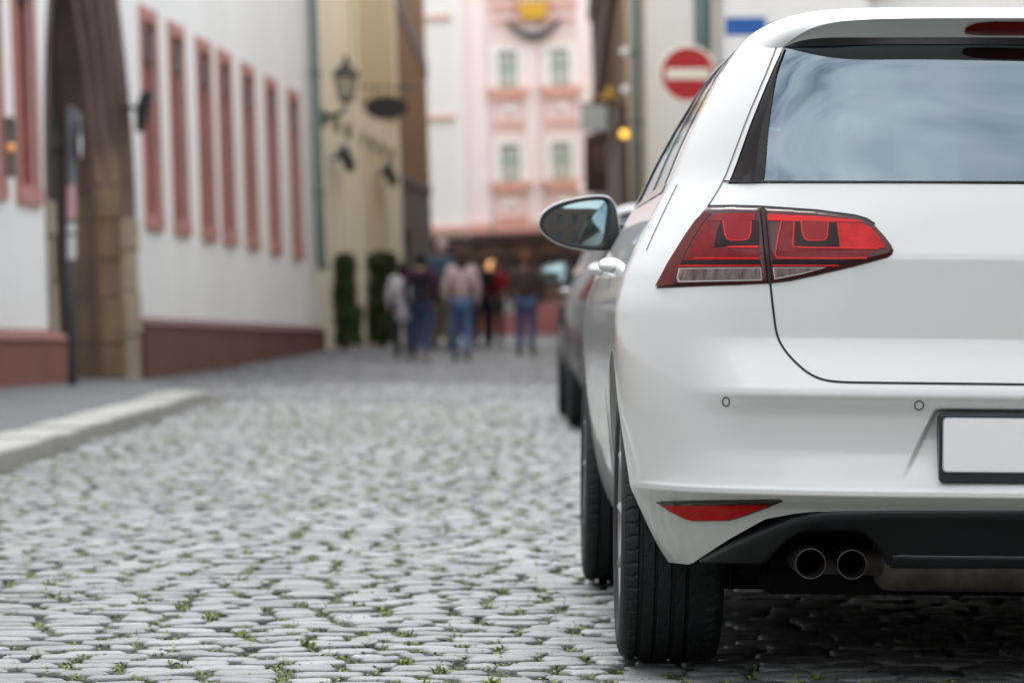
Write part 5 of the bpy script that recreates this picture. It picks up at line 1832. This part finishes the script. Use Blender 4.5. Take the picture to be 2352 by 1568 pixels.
# ------------------------------------------------------------------ signs, lamps and small street things
def signs():
    # no-entry disc on a wall arm
    Y = 43.6
    c = at(1580, 170, Y)
    r = empty('no_entry_sign', c)
    tag(r, 'round red no entry sign with a white bar, on an arm from the beige house', 'road sign')
    mb = MB(); mb.lathe([(0, -.0), (.300, 0), (.304, .012), (.300, .02), (0, .02)], (0, .006, 0), 48, 'y'); mb.build('sign_plate', M['sign_white'], r, smooth=False)
    mb = MB(); mb.lathe([(0, -.002), (.272, -.002), (.272, .004)], (0, .004, 0), 48, 'y'); mb.build('red_disc', M['sign_red'], r)
    mb = MB(); mb.box(-.225, .225, -.004, .001, -.055, .055); mb.build('white_bar', M['sign_white'], r)
    mb = MB(); mb.tube([(0, .05, .12), (.52, .25, .12)], .022, 8); mb.tube([(0, .05, -.12), (.52, .25, -.12)], .022, 8); mb.box(-.03, .03, .026, .07, -.2, .2)
    mb.build('wall_arm', M['sign_grey'], r, smooth=False)
    # blue plate
    Y = 40.0
    c = at(1712, 61, Y)
    r = empty('blue_sign', c)
    tag(r, 'small blue street plate with a white border on the pale house', 'sign')
    mb = MB(); mb.box(-.22, .22, 0, .015, -.095, .095); mb.build('sign_plate', M['sign_white'], r, bevel=.004)
    mb = MB(); mb.box(-.195, .195, -.004, .002, -.086, .086); mb.build('blue_face', M['sign_blue'], r)
    mb = MB(); mb.tube([(.2, .02, 0), (.52, .1, 0)], .02, 8); mb.build('bracket', M['iron_soft'], r)
    # lantern on a bracket at the corner of the yellow house
    Y = 64.0
    b = at(794, 235, Y)
    r = empty('wall_lantern', b)
    tag(r, 'old iron street lantern on a curved bracket by the drainpipe', 'lantern')
    mb = MB()
    hexr = lambda rad, z, n=6: [(rad * math.cos(2 * math.pi * k / n), rad * math.sin(2 * math.pi * k / n), z) for k in range(n)]
    V = hexr(.10, 0.05) + hexr(.18, .40)
    mb.add(V, [(k, (k + 1) % 6, 6 + (k + 1) % 6, 6 + k) for k in range(6)]); mb.build('lantern_glass', M['lamp_glass'], r)
    mb = MB()
    for k in range(6):
        p, q = V[k], V[6 + k]; mb.tube([p, q], .014, 6)
    mb.lathe([(0, .0), (.11, .0), (.115, .05), (.10, .06), (0, .06)], (0, 0, 0), 6)
    mb.lathe([(.205, .395), (.21, .42), (.15, .50), (.09, .53), (.07, .58), (.035, .62), (.045, .66), (.02, .70), (.0, .74)], (0, 0, 0), 12)
    mb.build('lantern_cage', M['iron'], r)
    mb = MB()
    wl = at(733, 275, Y) - b
    mb.tube([(0, 0, 0), (0, 0, -.08), (-.06, 0, -.16), (wl.x * .5, 0, -.20), (wl.x, .1, -.22)], [.03, .03, .035, .03, .03], 8)
    mb.tube([(wl.x, .1, -.42), (wl.x * .8, .08, -.30), (wl.x * .45, .05, -.21)], .022, 8)
    mb.box(wl.x - .05, wl.x + .02, .0, .2, -.46, -.10)
    mb.build('bracket', M['iron'], r, smooth=False)
    # oval hanging sign on a rod
    Y = 70.0
    c = at(887, 248, Y)
    r = empty('oval_sign', c)
    tag(r, 'black oval hanging sign on an iron rod from the yellow house', 'sign')
    ov = [(.36 * math.cos(a), .205 * math.sin(a)) for a in np.linspace(0, 2 * math.pi, 41)[:-1]]
    mb = MB(); mb.prism(ov, 'y', -.02, .02); mb.build('sign_plate', M['iron'], r, bevel=.006)
    mb = MB(); rim = [(.345 * math.cos(a), -.022, .19 * math.sin(a)) for a in np.linspace(0, 2 * math.pi, 41)]; mb.tube(rim, .012, 6, cap=False); mb.build('sign_rim', mat('dull brass', srgb(96, 78, 50), .5, .5), r)
    mb = MB(); mb.tube([(-.46, 0, .35), (.55, 0, .335)], .016, 8); mb.tube([(-.2, 0, .34), (-.2, 0, .17)], .01, 6); mb.tube([(.2, 0, .34), (.2, 0, .17)], .01, 6)
    mb.build('rod', M['iron'], r)
    # lit hanging sign box and its gilded top, right of the pink house
    Y = 75.0
    c = at(1388, 273, Y)
    r = empty('hanging_sign', c)
    tag(r, 'pale glass sign box with gilded scrolls, hanging from the timber house', 'sign')
    mb = MB(); mb.box(-.42, .05, -.06, .06, -.23, .23); mb.build('sign_box', M['pale_sign'], r, bevel=.02)
    mb = MB(); mb.box(.07, .42, -.05, .05, -.20, .20); mb.build('side_panel', M['iron_soft'], r, bevel=.02)
    mb = MB()
    for k in range(3): mb.box(.12, .36, -.06, -.05, -.14 + k * .12, -.09 + k * .12)
    mb.build('lettering_bars', M['pale_sign'], r)
    mb = MB(); mb.tube([(-.44, 0, .26), (.70, 0, .26)], .025, 8); mb.tube([(.70, 0, .26), (.55, 0, .0), (.70, 0, -.25)], .02, 8); mb.build('bracket', M['iron'], r)
    mb = MB()
    mb.lathe([(0, .28), (.10, .32), (.14, .38), (.06, .46), (.09, .52), (0, .58)], (.12, 0, 0), 14)
    mb.tube([(.12, 0, .34), (.30, 0, .44), (.42, 0, .36), (.36, 0, .30)], .03, 8); mb.tube([(.12, 0, .34), (-.02, 0, .40), (-.10, 0, .33)], .03, 8)
    mb.build('gilded_scroll', M['gold'], r, smooth=True)
    # glowing ball lamp
    c = at(1434, 308, 58.5)
    r = empty('ball_lamp', c)
    tag(r, 'small glowing yellow ball lamp by the beige house pipe, below the hanging sign', 'lamp')
    mb = MB(); mb.lathe([(.062 * math.sin(t), -.062 * math.cos(t)) for t in np.linspace(.01, math.pi - .01, 14)], (0, 0, 0), 20); mb.build('globe', M['amber'], r, smooth=True)
    mb = MB(); mb.lathe([(.025, .055), (.025, .10), (.0, .10)], (0, 0, 0), 12); mb.tube([(0, 0, .10), (.12, .1, .16), (.3, .2, .16)], .015, 6); mb.build('lamp_holder', M['iron'], r)
    # dark wooden board
    Y = 80.0
    c = at(1387, 377, Y)
    r = empty('wooden_board', c)
    tag(r, 'large dark wooden shop board projecting below the hanging sign', 'sign')
    mb = MB(); mb.box(-.37, .37, -.05, .05, -.56, .57); b_ = mb.build('board', M['timber'], r, bevel=.02)
    mb = MB(); mb.lathe([(0, -.055), (.20, -.06), (.24, -.05)], (0, 0, .1), 24, 'y'); mb.build('round_badge', M['shop_goods'], r)
    mb = MB(); mb.tube([(-.2, 0, .60), (.55, 0, .60)], .03, 8); mb.build('bracket', M['iron'], r)
    # small pale awning beneath it
    Y = 84.0
    c = at(1364, 432, Y)
    r = empty('awning', c)
    tag(r, 'small pale pink awning under the dark wooden board', 'awning')
    mb = MB(); mb.prism([(0, .12), (-.5, -.10), (-.5, -.14), (0, .08)], 'x', -.30, .62); mb.build('awning_cloth', M['pink'], r)
    mb = MB(); mb.tube([(-.28, -.48, -.12), (-.28, .3, -.12)], .012, 6); mb.tube([(.60, -.48, -.12), (.60, .3, -.12)], .012, 6); mb.build('awning_arm', M['iron'], r)
    # pole with stickers in front of the archway
    Y = 37.0
    z = float(gz(-3.6, Y)) + .08
    b = at(166, 875, Y); b.z = z
    r = empty('sign_pole', b)
    tag(r, 'grey steel pole with stickers and a sign seen edge on, before the archway', 'sign pole')
    H = at(166, 252, Y).z - z
    lean = at(163, 252, Y).x - b.x
    mb = MB(); mb.tube([(0, 0, 0), (lean, 0, H)], .038, 14); mb.lathe([(.0, H + .03), (.04, H + .01), (.04, H - .02)], (lean, 0, 0), 14); mb.build('pole', M['pole_grey'], r, smooth=True)
    mb = MB(); mb.lathe([(0, -.012), (.19, -.012), (.19, .012), (0, .012)], (lean + .075, 0, H - .22), 28, 'x')
    s_ = mb.build('sign_plate', M['iron_soft'], r)
    mb = MB(); mb.lathe([(0, -.004), (.10, -.004), (.10, .004), (0, .004)], (lean + .093, -.10, H - .33), 20, 'x'); mb.build('sign_mark', M['sticker_pale'], s_)
    for t, hh, m in ((.70, .06, 'sticker'), (.64, .09, 'sticker'), (.50, .10, 'sticker_pale'), (.57, .04, 'sticker_pale')):
        mb = MB(); mb.lathe([(.0395, H * t - hh), (.0395, H * t + hh)], (lean * t, 0, 0), 14); mb.build('sticker', M[m], r, smooth=True)
    # small white bag hung on the archway door side of the pole
    # dark lantern box beside the first window
    Y = 44.2
    c = at(330, 258, Y)
    r = empty('wall_box', c)
    tag(r, 'slanting black wall lamp beside the archway', 'wall lamp')
    mb = MB()
    mb.prism([(-.07, -.21), (.0, -.21), (.095, .19), (.085, .22), (-.02, .20), (-.075, .02)], 'y', -.16, .16); mb.build('lamp_box', M['iron'], r, bevel=.015)
    mb = MB(); mb.tube([(0, 0, .05), (-.22, .1, .05)], .02, 8); mb.build('bracket', M['iron'], r)
    # grey lantern with an orange light at the left window
    Y = 36.9
    c = at(24, 345, Y)
    r = empty('amber_lantern', c)
    tag(r, 'grey wall lantern with an orange light between the left windows', 'wall lamp')
    mb = MB(); mb.box(-.055, .055, -.08, .08, -.24, .20); mb.prism([(-.07, .20), (.07, .20), (.03, .29), (-.03, .29)], 'y', -.09, .09); mb.build('lamp_box', M['grey_stone'], r, bevel=.008)
    mb = MB(); mb.lathe([(.04 * math.sin(t), -.04 * math.cos(t)) for t in np.linspace(.01, math.pi - .01, 10)], (.012, -.085, .02), 14); mb.build('orange_light', M['amber_soft'], r, smooth=True)
    mb = MB(); mb.tube([(0, 0, -.05), (-.25, .1, -.05)], .02, 8); mb.build('bracket', M['iron'], r)

def shrub(px, ytop, ybase, Y, rad, label, seed, lump):
    rg = np.random.default_rng(seed)
    b = at(px, ybase, Y)
    z = float(gz(b.x, Y))
    H = at(px, ytop, Y).z - z
    r = empty('climbing_shrub', (b.x, Y, z))
    tag(r, label, 'shrub', 'shrubs in front of the yellow house')
    n = 7500
    cl = rg.uniform(0, 1, (60, 3))
    V, Q = [], []
    for i in range(n):
        h = rg.uniform(0.04, 1) ** .9
        k = 1.0 + .07 * math.sin(h * 9 + seed) + .06 * math.sin(h * 23)
        if lump and h < .45: k += .30
        if h > .95: k *= .6 + .4 * (1 - h) / .05
        rr = rad * k * math.sqrt(rg.uniform(.15, 1)); a = rg.uniform(0, 6.283)
        c = np.array([rr * math.cos(a), rr * math.sin(a), h * H])
        if lump and h < .45: c[0] += rad * .35
        t = rg.normal(0, 1, 3); t /= np.linalg.norm(t)
        s = np.cross(t, rg.normal(0, 1, 3)); s /= np.linalg.norm(s)
        l = rg.uniform(.03, .06)
        m = len(V)
        V += [c - t * l, c + s * l * .6, c + t * l, c - s * l * .6]
        Q.append((m, m + 1, m + 2, m + 3))
    o = mesh_obj('foliage', V, Q, M['leaf'], r, smooth=False)
    mb = MB()
    for k in range(4):
        a = k * 1.57 + seed
        mb.tube([(.05 * math.cos(a), .05 * math.sin(a), -.05), (.09 * math.cos(a + .6), .09 * math.sin(a + .6), H * .45), (.04 * math.cos(a), .04 * math.sin(a), H * .85)], [.022, .016, .006], 6)
    mb.build('stem', M['bark'], r, smooth=True)

# ------------------------------------------------------------------ people
def skin_mesh(name, verts, edges, radii, m, parent, sub=2, flat=None):
    me = bpy.data.meshes.new(name)
    me.from_pydata(verts, edges, [])
    o = bpy.data.objects.new(name, me)
    COL.objects.link(o)
    sk = o.modifiers.new('skin', 'SKIN')
    sk.use_smooth_shade = True
    for i, r_ in enumerate(radii):
        d = me.skin_vertices[0].data[i]
        d.radius = r_ if isinstance(r_, tuple) else (r_, r_)
        d.use_root = (i == 0)
    ss = o.modifiers.new('sub', 'SUBSURF')
    ss.levels = ss.render_levels = sub
    dg = bpy.context.evaluated_depsgraph_get()
    dg.update()
    new = bpy.data.meshes.new_from_object(o.evaluated_get(dg))
    o.modifiers.clear()
    o.data = new
    new.materials.clear()
    new.materials.append(m)
    new.polygons.foreach_set('use_smooth', np.ones(len(new.polygons), dtype=bool))
    o.parent = parent
    return o

def person(px, ytop, ybot, label, top, legs, hair, shoes=(40, 38, 38), stride=.12, coat=0.0, hair_len=.0, face=180, arms=(0.0, 0.0), seed=0, width=1.0, carry=0.0):
    Yd = CAMH * F / (ybot - YH)
    b = at(px, ybot, Yd)
    z = float(gz(b.x, Yd))
    H = at(px, ytop, Yd).z - z
    root = empty('person', (b.x, Yd, z))
    root.rotation_euler = (0, 0, R(face))                 # figure is modelled facing -Y; 180 walks away
    tag(root, label, 'person', 'people walking up the street')
    s = H / 1.70
    q = lambda x, y, z_: (x * s, y * s, z_ * s)
    sh, hp = .185 * width, .088 * width
    st = stride
    J = {'pel': q(0, 0, .93), 'wai': q(0, .01, 1.06), 'che': q(0, .02, 1.26), 'nek': q(0, .01, 1.44), 'nk2': q(0, -.01, 1.50), 'hea': q(0, -.02, 1.58), 'top': q(0, -.005, 1.655),
         'shL': q(sh, .02, 1.385), 'elL': q(sh + .06, .05 + arms[0] * .1, 1.12), 'wrL': q(sh + .05, -.03 - arms[0] * .12, .90 + arms[0] * .22), 'haL': q(sh + .045, -.06 - arms[0] * .16, .82 + arms[0] * .25),
         'shR': q(-sh, .02, 1.385), 'elR': q(-sh - .06, .05 + arms[1] * .1, 1.12), 'wrR': q(-sh - .05, -.03 - arms[1] * .12, .90 + arms[1] * .22), 'haR': q(-sh - .045, -.06 - arms[1] * .16, .82 + arms[1] * .25),
         'hiL': q(hp, 0, .88), 'knL': q(hp + .005, -st * .55 - .01, .49), 'anL': q(hp + .005, -st + .03, .08), 'toL': q(hp + .015, -st - .12, .03),
         'hiR': q(-hp, 0, .88), 'knR': q(-hp - .005, st * .25 - .02, .48), 'anR': q(-hp - .005, st + .06, .10 + .25 * abs(st) * .4), 'toR': q(-hp - .015, st - .06, .03)}
    names = list(J)
    idx = {n: i for i, n in enumerate(names)}
    E = [('pel', 'wai'), ('wai', 'che'), ('che', 'nek'), ('nek', 'nk2'), ('nk2', 'hea'), ('hea', 'top'), ('che', 'shL'), ('shL', 'elL'), ('elL', 'wrL'), ('wrL', 'haL'), ('che', 'shR'), ('shR', 'elR'), ('elR', 'wrR'), ('wrR', 'haR'),
         ('pel', 'hiL'), ('hiL', 'knL'), ('knL', 'anL'), ('anL', 'toL'), ('pel', 'hiR'), ('hiR', 'knR'), ('knR', 'anR'), ('anR', 'toR')]
    rad = {'pel': .12, 'wai': .105, 'che': .125, 'nek': .06, 'nk2': .052, 'hea': .085, 'top': .06, 'shL': .055, 'elL': .04, 'wrL': .028, 'haL': .035, 'hiL': .085, 'knL': .056, 'anL': .036, 'toL': .03}
    gr = lambda n: rad[n] if n in rad else rad[n[:-1] + 'L']
    skin_mesh('body', [J[n] for n in names], [(idx[a], idx[b_]) for a, b_ in E], [gr(n) * s for n in names], M['skin'], root, 1)
    def sub(name, ns, es, rr, m):
        ii = {n: i for i, n in enumerate(ns)}
        return skin_mesh(name, [J[n] for n in ns], [(ii[a], ii[b_]) for a, b_ in es], [r_ * s for r_ in rr], m, root, 1)
    # trousers
    sub('trousers', ['pel', 'hiL', 'knL', 'anL', 'hiR', 'knR', 'anR'], [('pel', 'hiL'), ('hiL', 'knL'), ('knL', 'anL'), ('pel', 'hiR'), ('hiR', 'knR'), ('knR', 'anR')],
        [.138 * width, .105, .074, .055, .105, .074, .055], cloth('trousers', legs))
    # jacket with sleeves
    J['hem'] = q(0, .005, .93 - coat * .42)
    w0 = .135 + (.05 if coat > .4 else 0)
    sub('jacket', ['che', 'nek', 'wai', 'hem', 'shL', 'elL', 'wrL', 'shR', 'elR', 'wrR'], [('che', 'nek'), ('che', 'wai'), ('wai', 'hem'), ('che', 'shL'), ('shL', 'elL'), ('elL', 'wrL'), ('che', 'shR'), ('shR', 'elR'), ('elR', 'wrR')],
        [.155 * width, .072, .140 * width, w0 * width, .078, .062, .046, .078, .062, .046], cloth('jacket', top))
    # hair: a cap over the skull, longer at the back if need be
    hm = cloth('hair', hair)
    V, Fc = [], []
    n1, n2 = 14, 20
    for i in range(n1):
        t = math.pi * i / (n1 - 1)
        for k in range(n2):
            a = 2 * math.pi * k / n2
            x, y, z_ = math.sin(t) * math.cos(a), math.sin(t) * math.sin(a), math.cos(t)
            zz_ = z_
            if z_ < 0:
                front = y < .25
                zz_ = z_ * (.25 if front else 1.0 + hair_len * 4)
            px_, py_ = x * .094, y * .108
            if z_ < 0 and y >= .25 and hair_len: px_ *= 1 + .2 * hair_len
            if z_ < .15 and y < -.2: py_ *= .55
            V.append(q(px_, py_ + .008, 1.60 + zz_ * .11))
    for i in range(n1 - 1):
        for k in range(n2):
            Fc.append((i * n2 + k, (i + 1) * n2 + k, (i + 1) * n2 + (k + 1) % n2, i * n2 + (k + 1) % n2))
    mesh_obj('hair', V, Fc, hm, root)
    sm = cloth('shoes', shoes)
    for sd_ in 'LR':
        an, to = Vector(J['an' + sd_]), Vector(J['to' + sd_])
        mb = MB()
        mb.tube([(an.x, an.y + .05 * s, max(an.z - .035 * s, .045 * s)), (an.x, an.y, max(an.z - .02 * s, .05 * s)), ((an.x + to.x) / 2, (an.y + to.y) / 2, .048 * s + max(0, an.z - .09 * s) * .5), (to.x, to.y, .032 * s)], [.035 * s, .052 * s, .046 * s, .03 * s], 10)
        mb.build('shoe', sm, root, smooth=True)
    return root, s

def people():
    person(925, 602, 826, 'woman in a pale grey coat over dark trousers, leftmost of the walkers', (186, 182, 186), (52, 58, 70), (46, 40, 40), coat=.75, hair_len=.4, shoes=(120, 112, 104), seed=1, stride=.10)
    r, s = person(966, 582, 832, 'person in a maroon top and blue jeans carrying a black backpack', (66, 30, 48), (58, 72, 104), (28, 24, 26), seed=2, stride=.16, width=1.0, shoes=(170, 150, 146))
    # backpack
    k = empty('backpack')
    k.matrix_world = Matrix.Translation(r.location) @ Matrix.Rotation(R(180), 4, 'Z')
    tag(k, 'black backpack worn over the maroon top', 'backpack')
    mb = MB(); mb.prism([(-.13 * s, .98 * s), (.13 * s, .98 * s), (.15 * s, 1.1 * s), (.13 * s, 1.32 * s), (.06 * s, 1.38 * s), (-.06 * s, 1.38 * s), (-.13 * s, 1.32 * s), (-.15 * s, 1.1 * s)], 'y', .155 * s, .30 * s)
    mb.build('bag', cloth('backpack', (30, 28, 34)), k, bevel=.03)
    mb = MB(); mb.prism([(-.10 * s, 1.0 * s), (.10 * s, 1.0 * s), (.10 * s, 1.16 * s), (-.10 * s, 1.16 * s)], 'y', .30 * s, .345 * s); mb.build('pocket', cloth('backpack pocket', (44, 40, 50)), k, bevel=.015)
    for sd_ in (-1, 1):
        mb = MB(); mb.tube([(sd_ * .09 * s, .17 * s, 1.34 * s), (sd_ * .10 * s, .04 * s, 1.46 * s), (sd_ * .11 * s, -.15 * s, 1.36 * s), (sd_ * .12 * s, -.14 * s, 1.15 * s), (sd_ * .13 * s, .1 * s, 1.03 * s)], .018 * s, 8); mb.build('strap', cloth('strap', (26, 24, 28)), k, smooth=True)
    person(1015, 550, 806, 'tall person in a dark teal blue jacket, half hidden behind the others', (72, 96, 112), (110, 104, 98), (206, 186, 182), seed=3, stride=.1)
    person(1060, 572, 830, 'long haired woman in a dusty pink top and bright blue jeans', (190, 164, 164), (78, 102, 140), (70, 50, 36), hair_len=1.0, shoes=(60, 72, 70), seed=4, stride=.15, width=.98)
    person(1106, 588, 804, 'person all in black, just right of the long haired woman', (30, 34, 40), (26, 30, 38), (88, 62, 48), seed=5, stride=.12, coat=.4)
    person(1208, 582, 816, 'person in a dark brown jacket and blue jeans walking alone', (82, 66, 60), (76, 98, 130), (116, 82, 56), seed=6, stride=.14, width=1.08, shoes=(62, 52, 56), coat=.1)
    person(1139, 600, 792, 'person in a red jacket facing the camera in front of the shop', (158, 34, 40), (60, 44, 46), (120, 84, 60), face=0, seed=7, stride=.08, arms=(.8, .3))
    Y = CAMH * F / (790 - YH)
    b = at(1159, 699, Y)
    k = empty('carrier_bag', (b.x, Y - .3, b.z))
    tag(k, 'white carrier bag held near the person in red', 'bag')
    mb = MB()
    mb.add([(-.17, -.06, -.20), (.17, -.06, -.20), (.17, .06, -.20), (-.17, .06, -.20), (-.20, -.05, .14), (.20, -.05, .14), (.20, .05, .14), (-.20, .05, .14)], [(0, 3, 2, 1), (0, 1, 5, 4), (1, 2, 6, 5), (2, 3, 7, 6), (3, 0, 4, 7)])
    mb.build('bag', cloth('white bag', (226, 228, 232)), k, bevel=.02)
    mb = MB(); mb.tube([(-.08, 0, .13), (-.06, 0, .26), (.06, 0, .26), (.08, 0, .13)], .01, 6); mb.build('bag_handle', cloth('bag handle', (226, 228, 232)), k)
    # round orange lamp in front of the shop
    c = at(1131, 612, 95)
    k = empty('shop_lamp', c)
    tag(k, 'round orange lamp glowing in front of the shop', 'lamp')
    mb = MB(); mb.lathe([(.13 * math.sin(t), -.13 * math.cos(t)) for t in np.linspace(.01, math.pi - .01, 12)], (0, 0, 0), 18); mb.build('globe', mat('orange globe', srgb(240, 170, 100), .5, emit=.5), k, smooth=True)
    mb = MB(); mb.tube([(0, 0, .13), (0, 0, 1.2)], .015, 6); mb.build('cord', M['iron'], k)

# ------------------------------------------------------------------ build
make_ground()
cobbles()
pavement()
white_house()
yellow_house()
brown_house()
cream_house()
pink_house()
right_side()
unseen_house()
car = make_car()
tag(car, 'white hatchback parked close to the camera, seen from behind with a blank number plate', 'car', 'cars parked along the street')
far = copy_tree(car, None, {M['paint']: M['dark_paint']})
far.matrix_world = Matrix.Translation((1.45, 26.25, 0.0))
tag(far, 'dark grey hatchback parked further up the street, ahead of the white one', 'car', 'cars parked along the street')
signs()
shrub(792, 584, 806, 64.8, .165, 'dark green column of leaves bulging at its foot, nearer the drainpipe', 3, True)
shrub(878, 580, 794, 71.0, .235, 'straight dark green leafy column beside the walking people', 5, False)
people()
weeds()
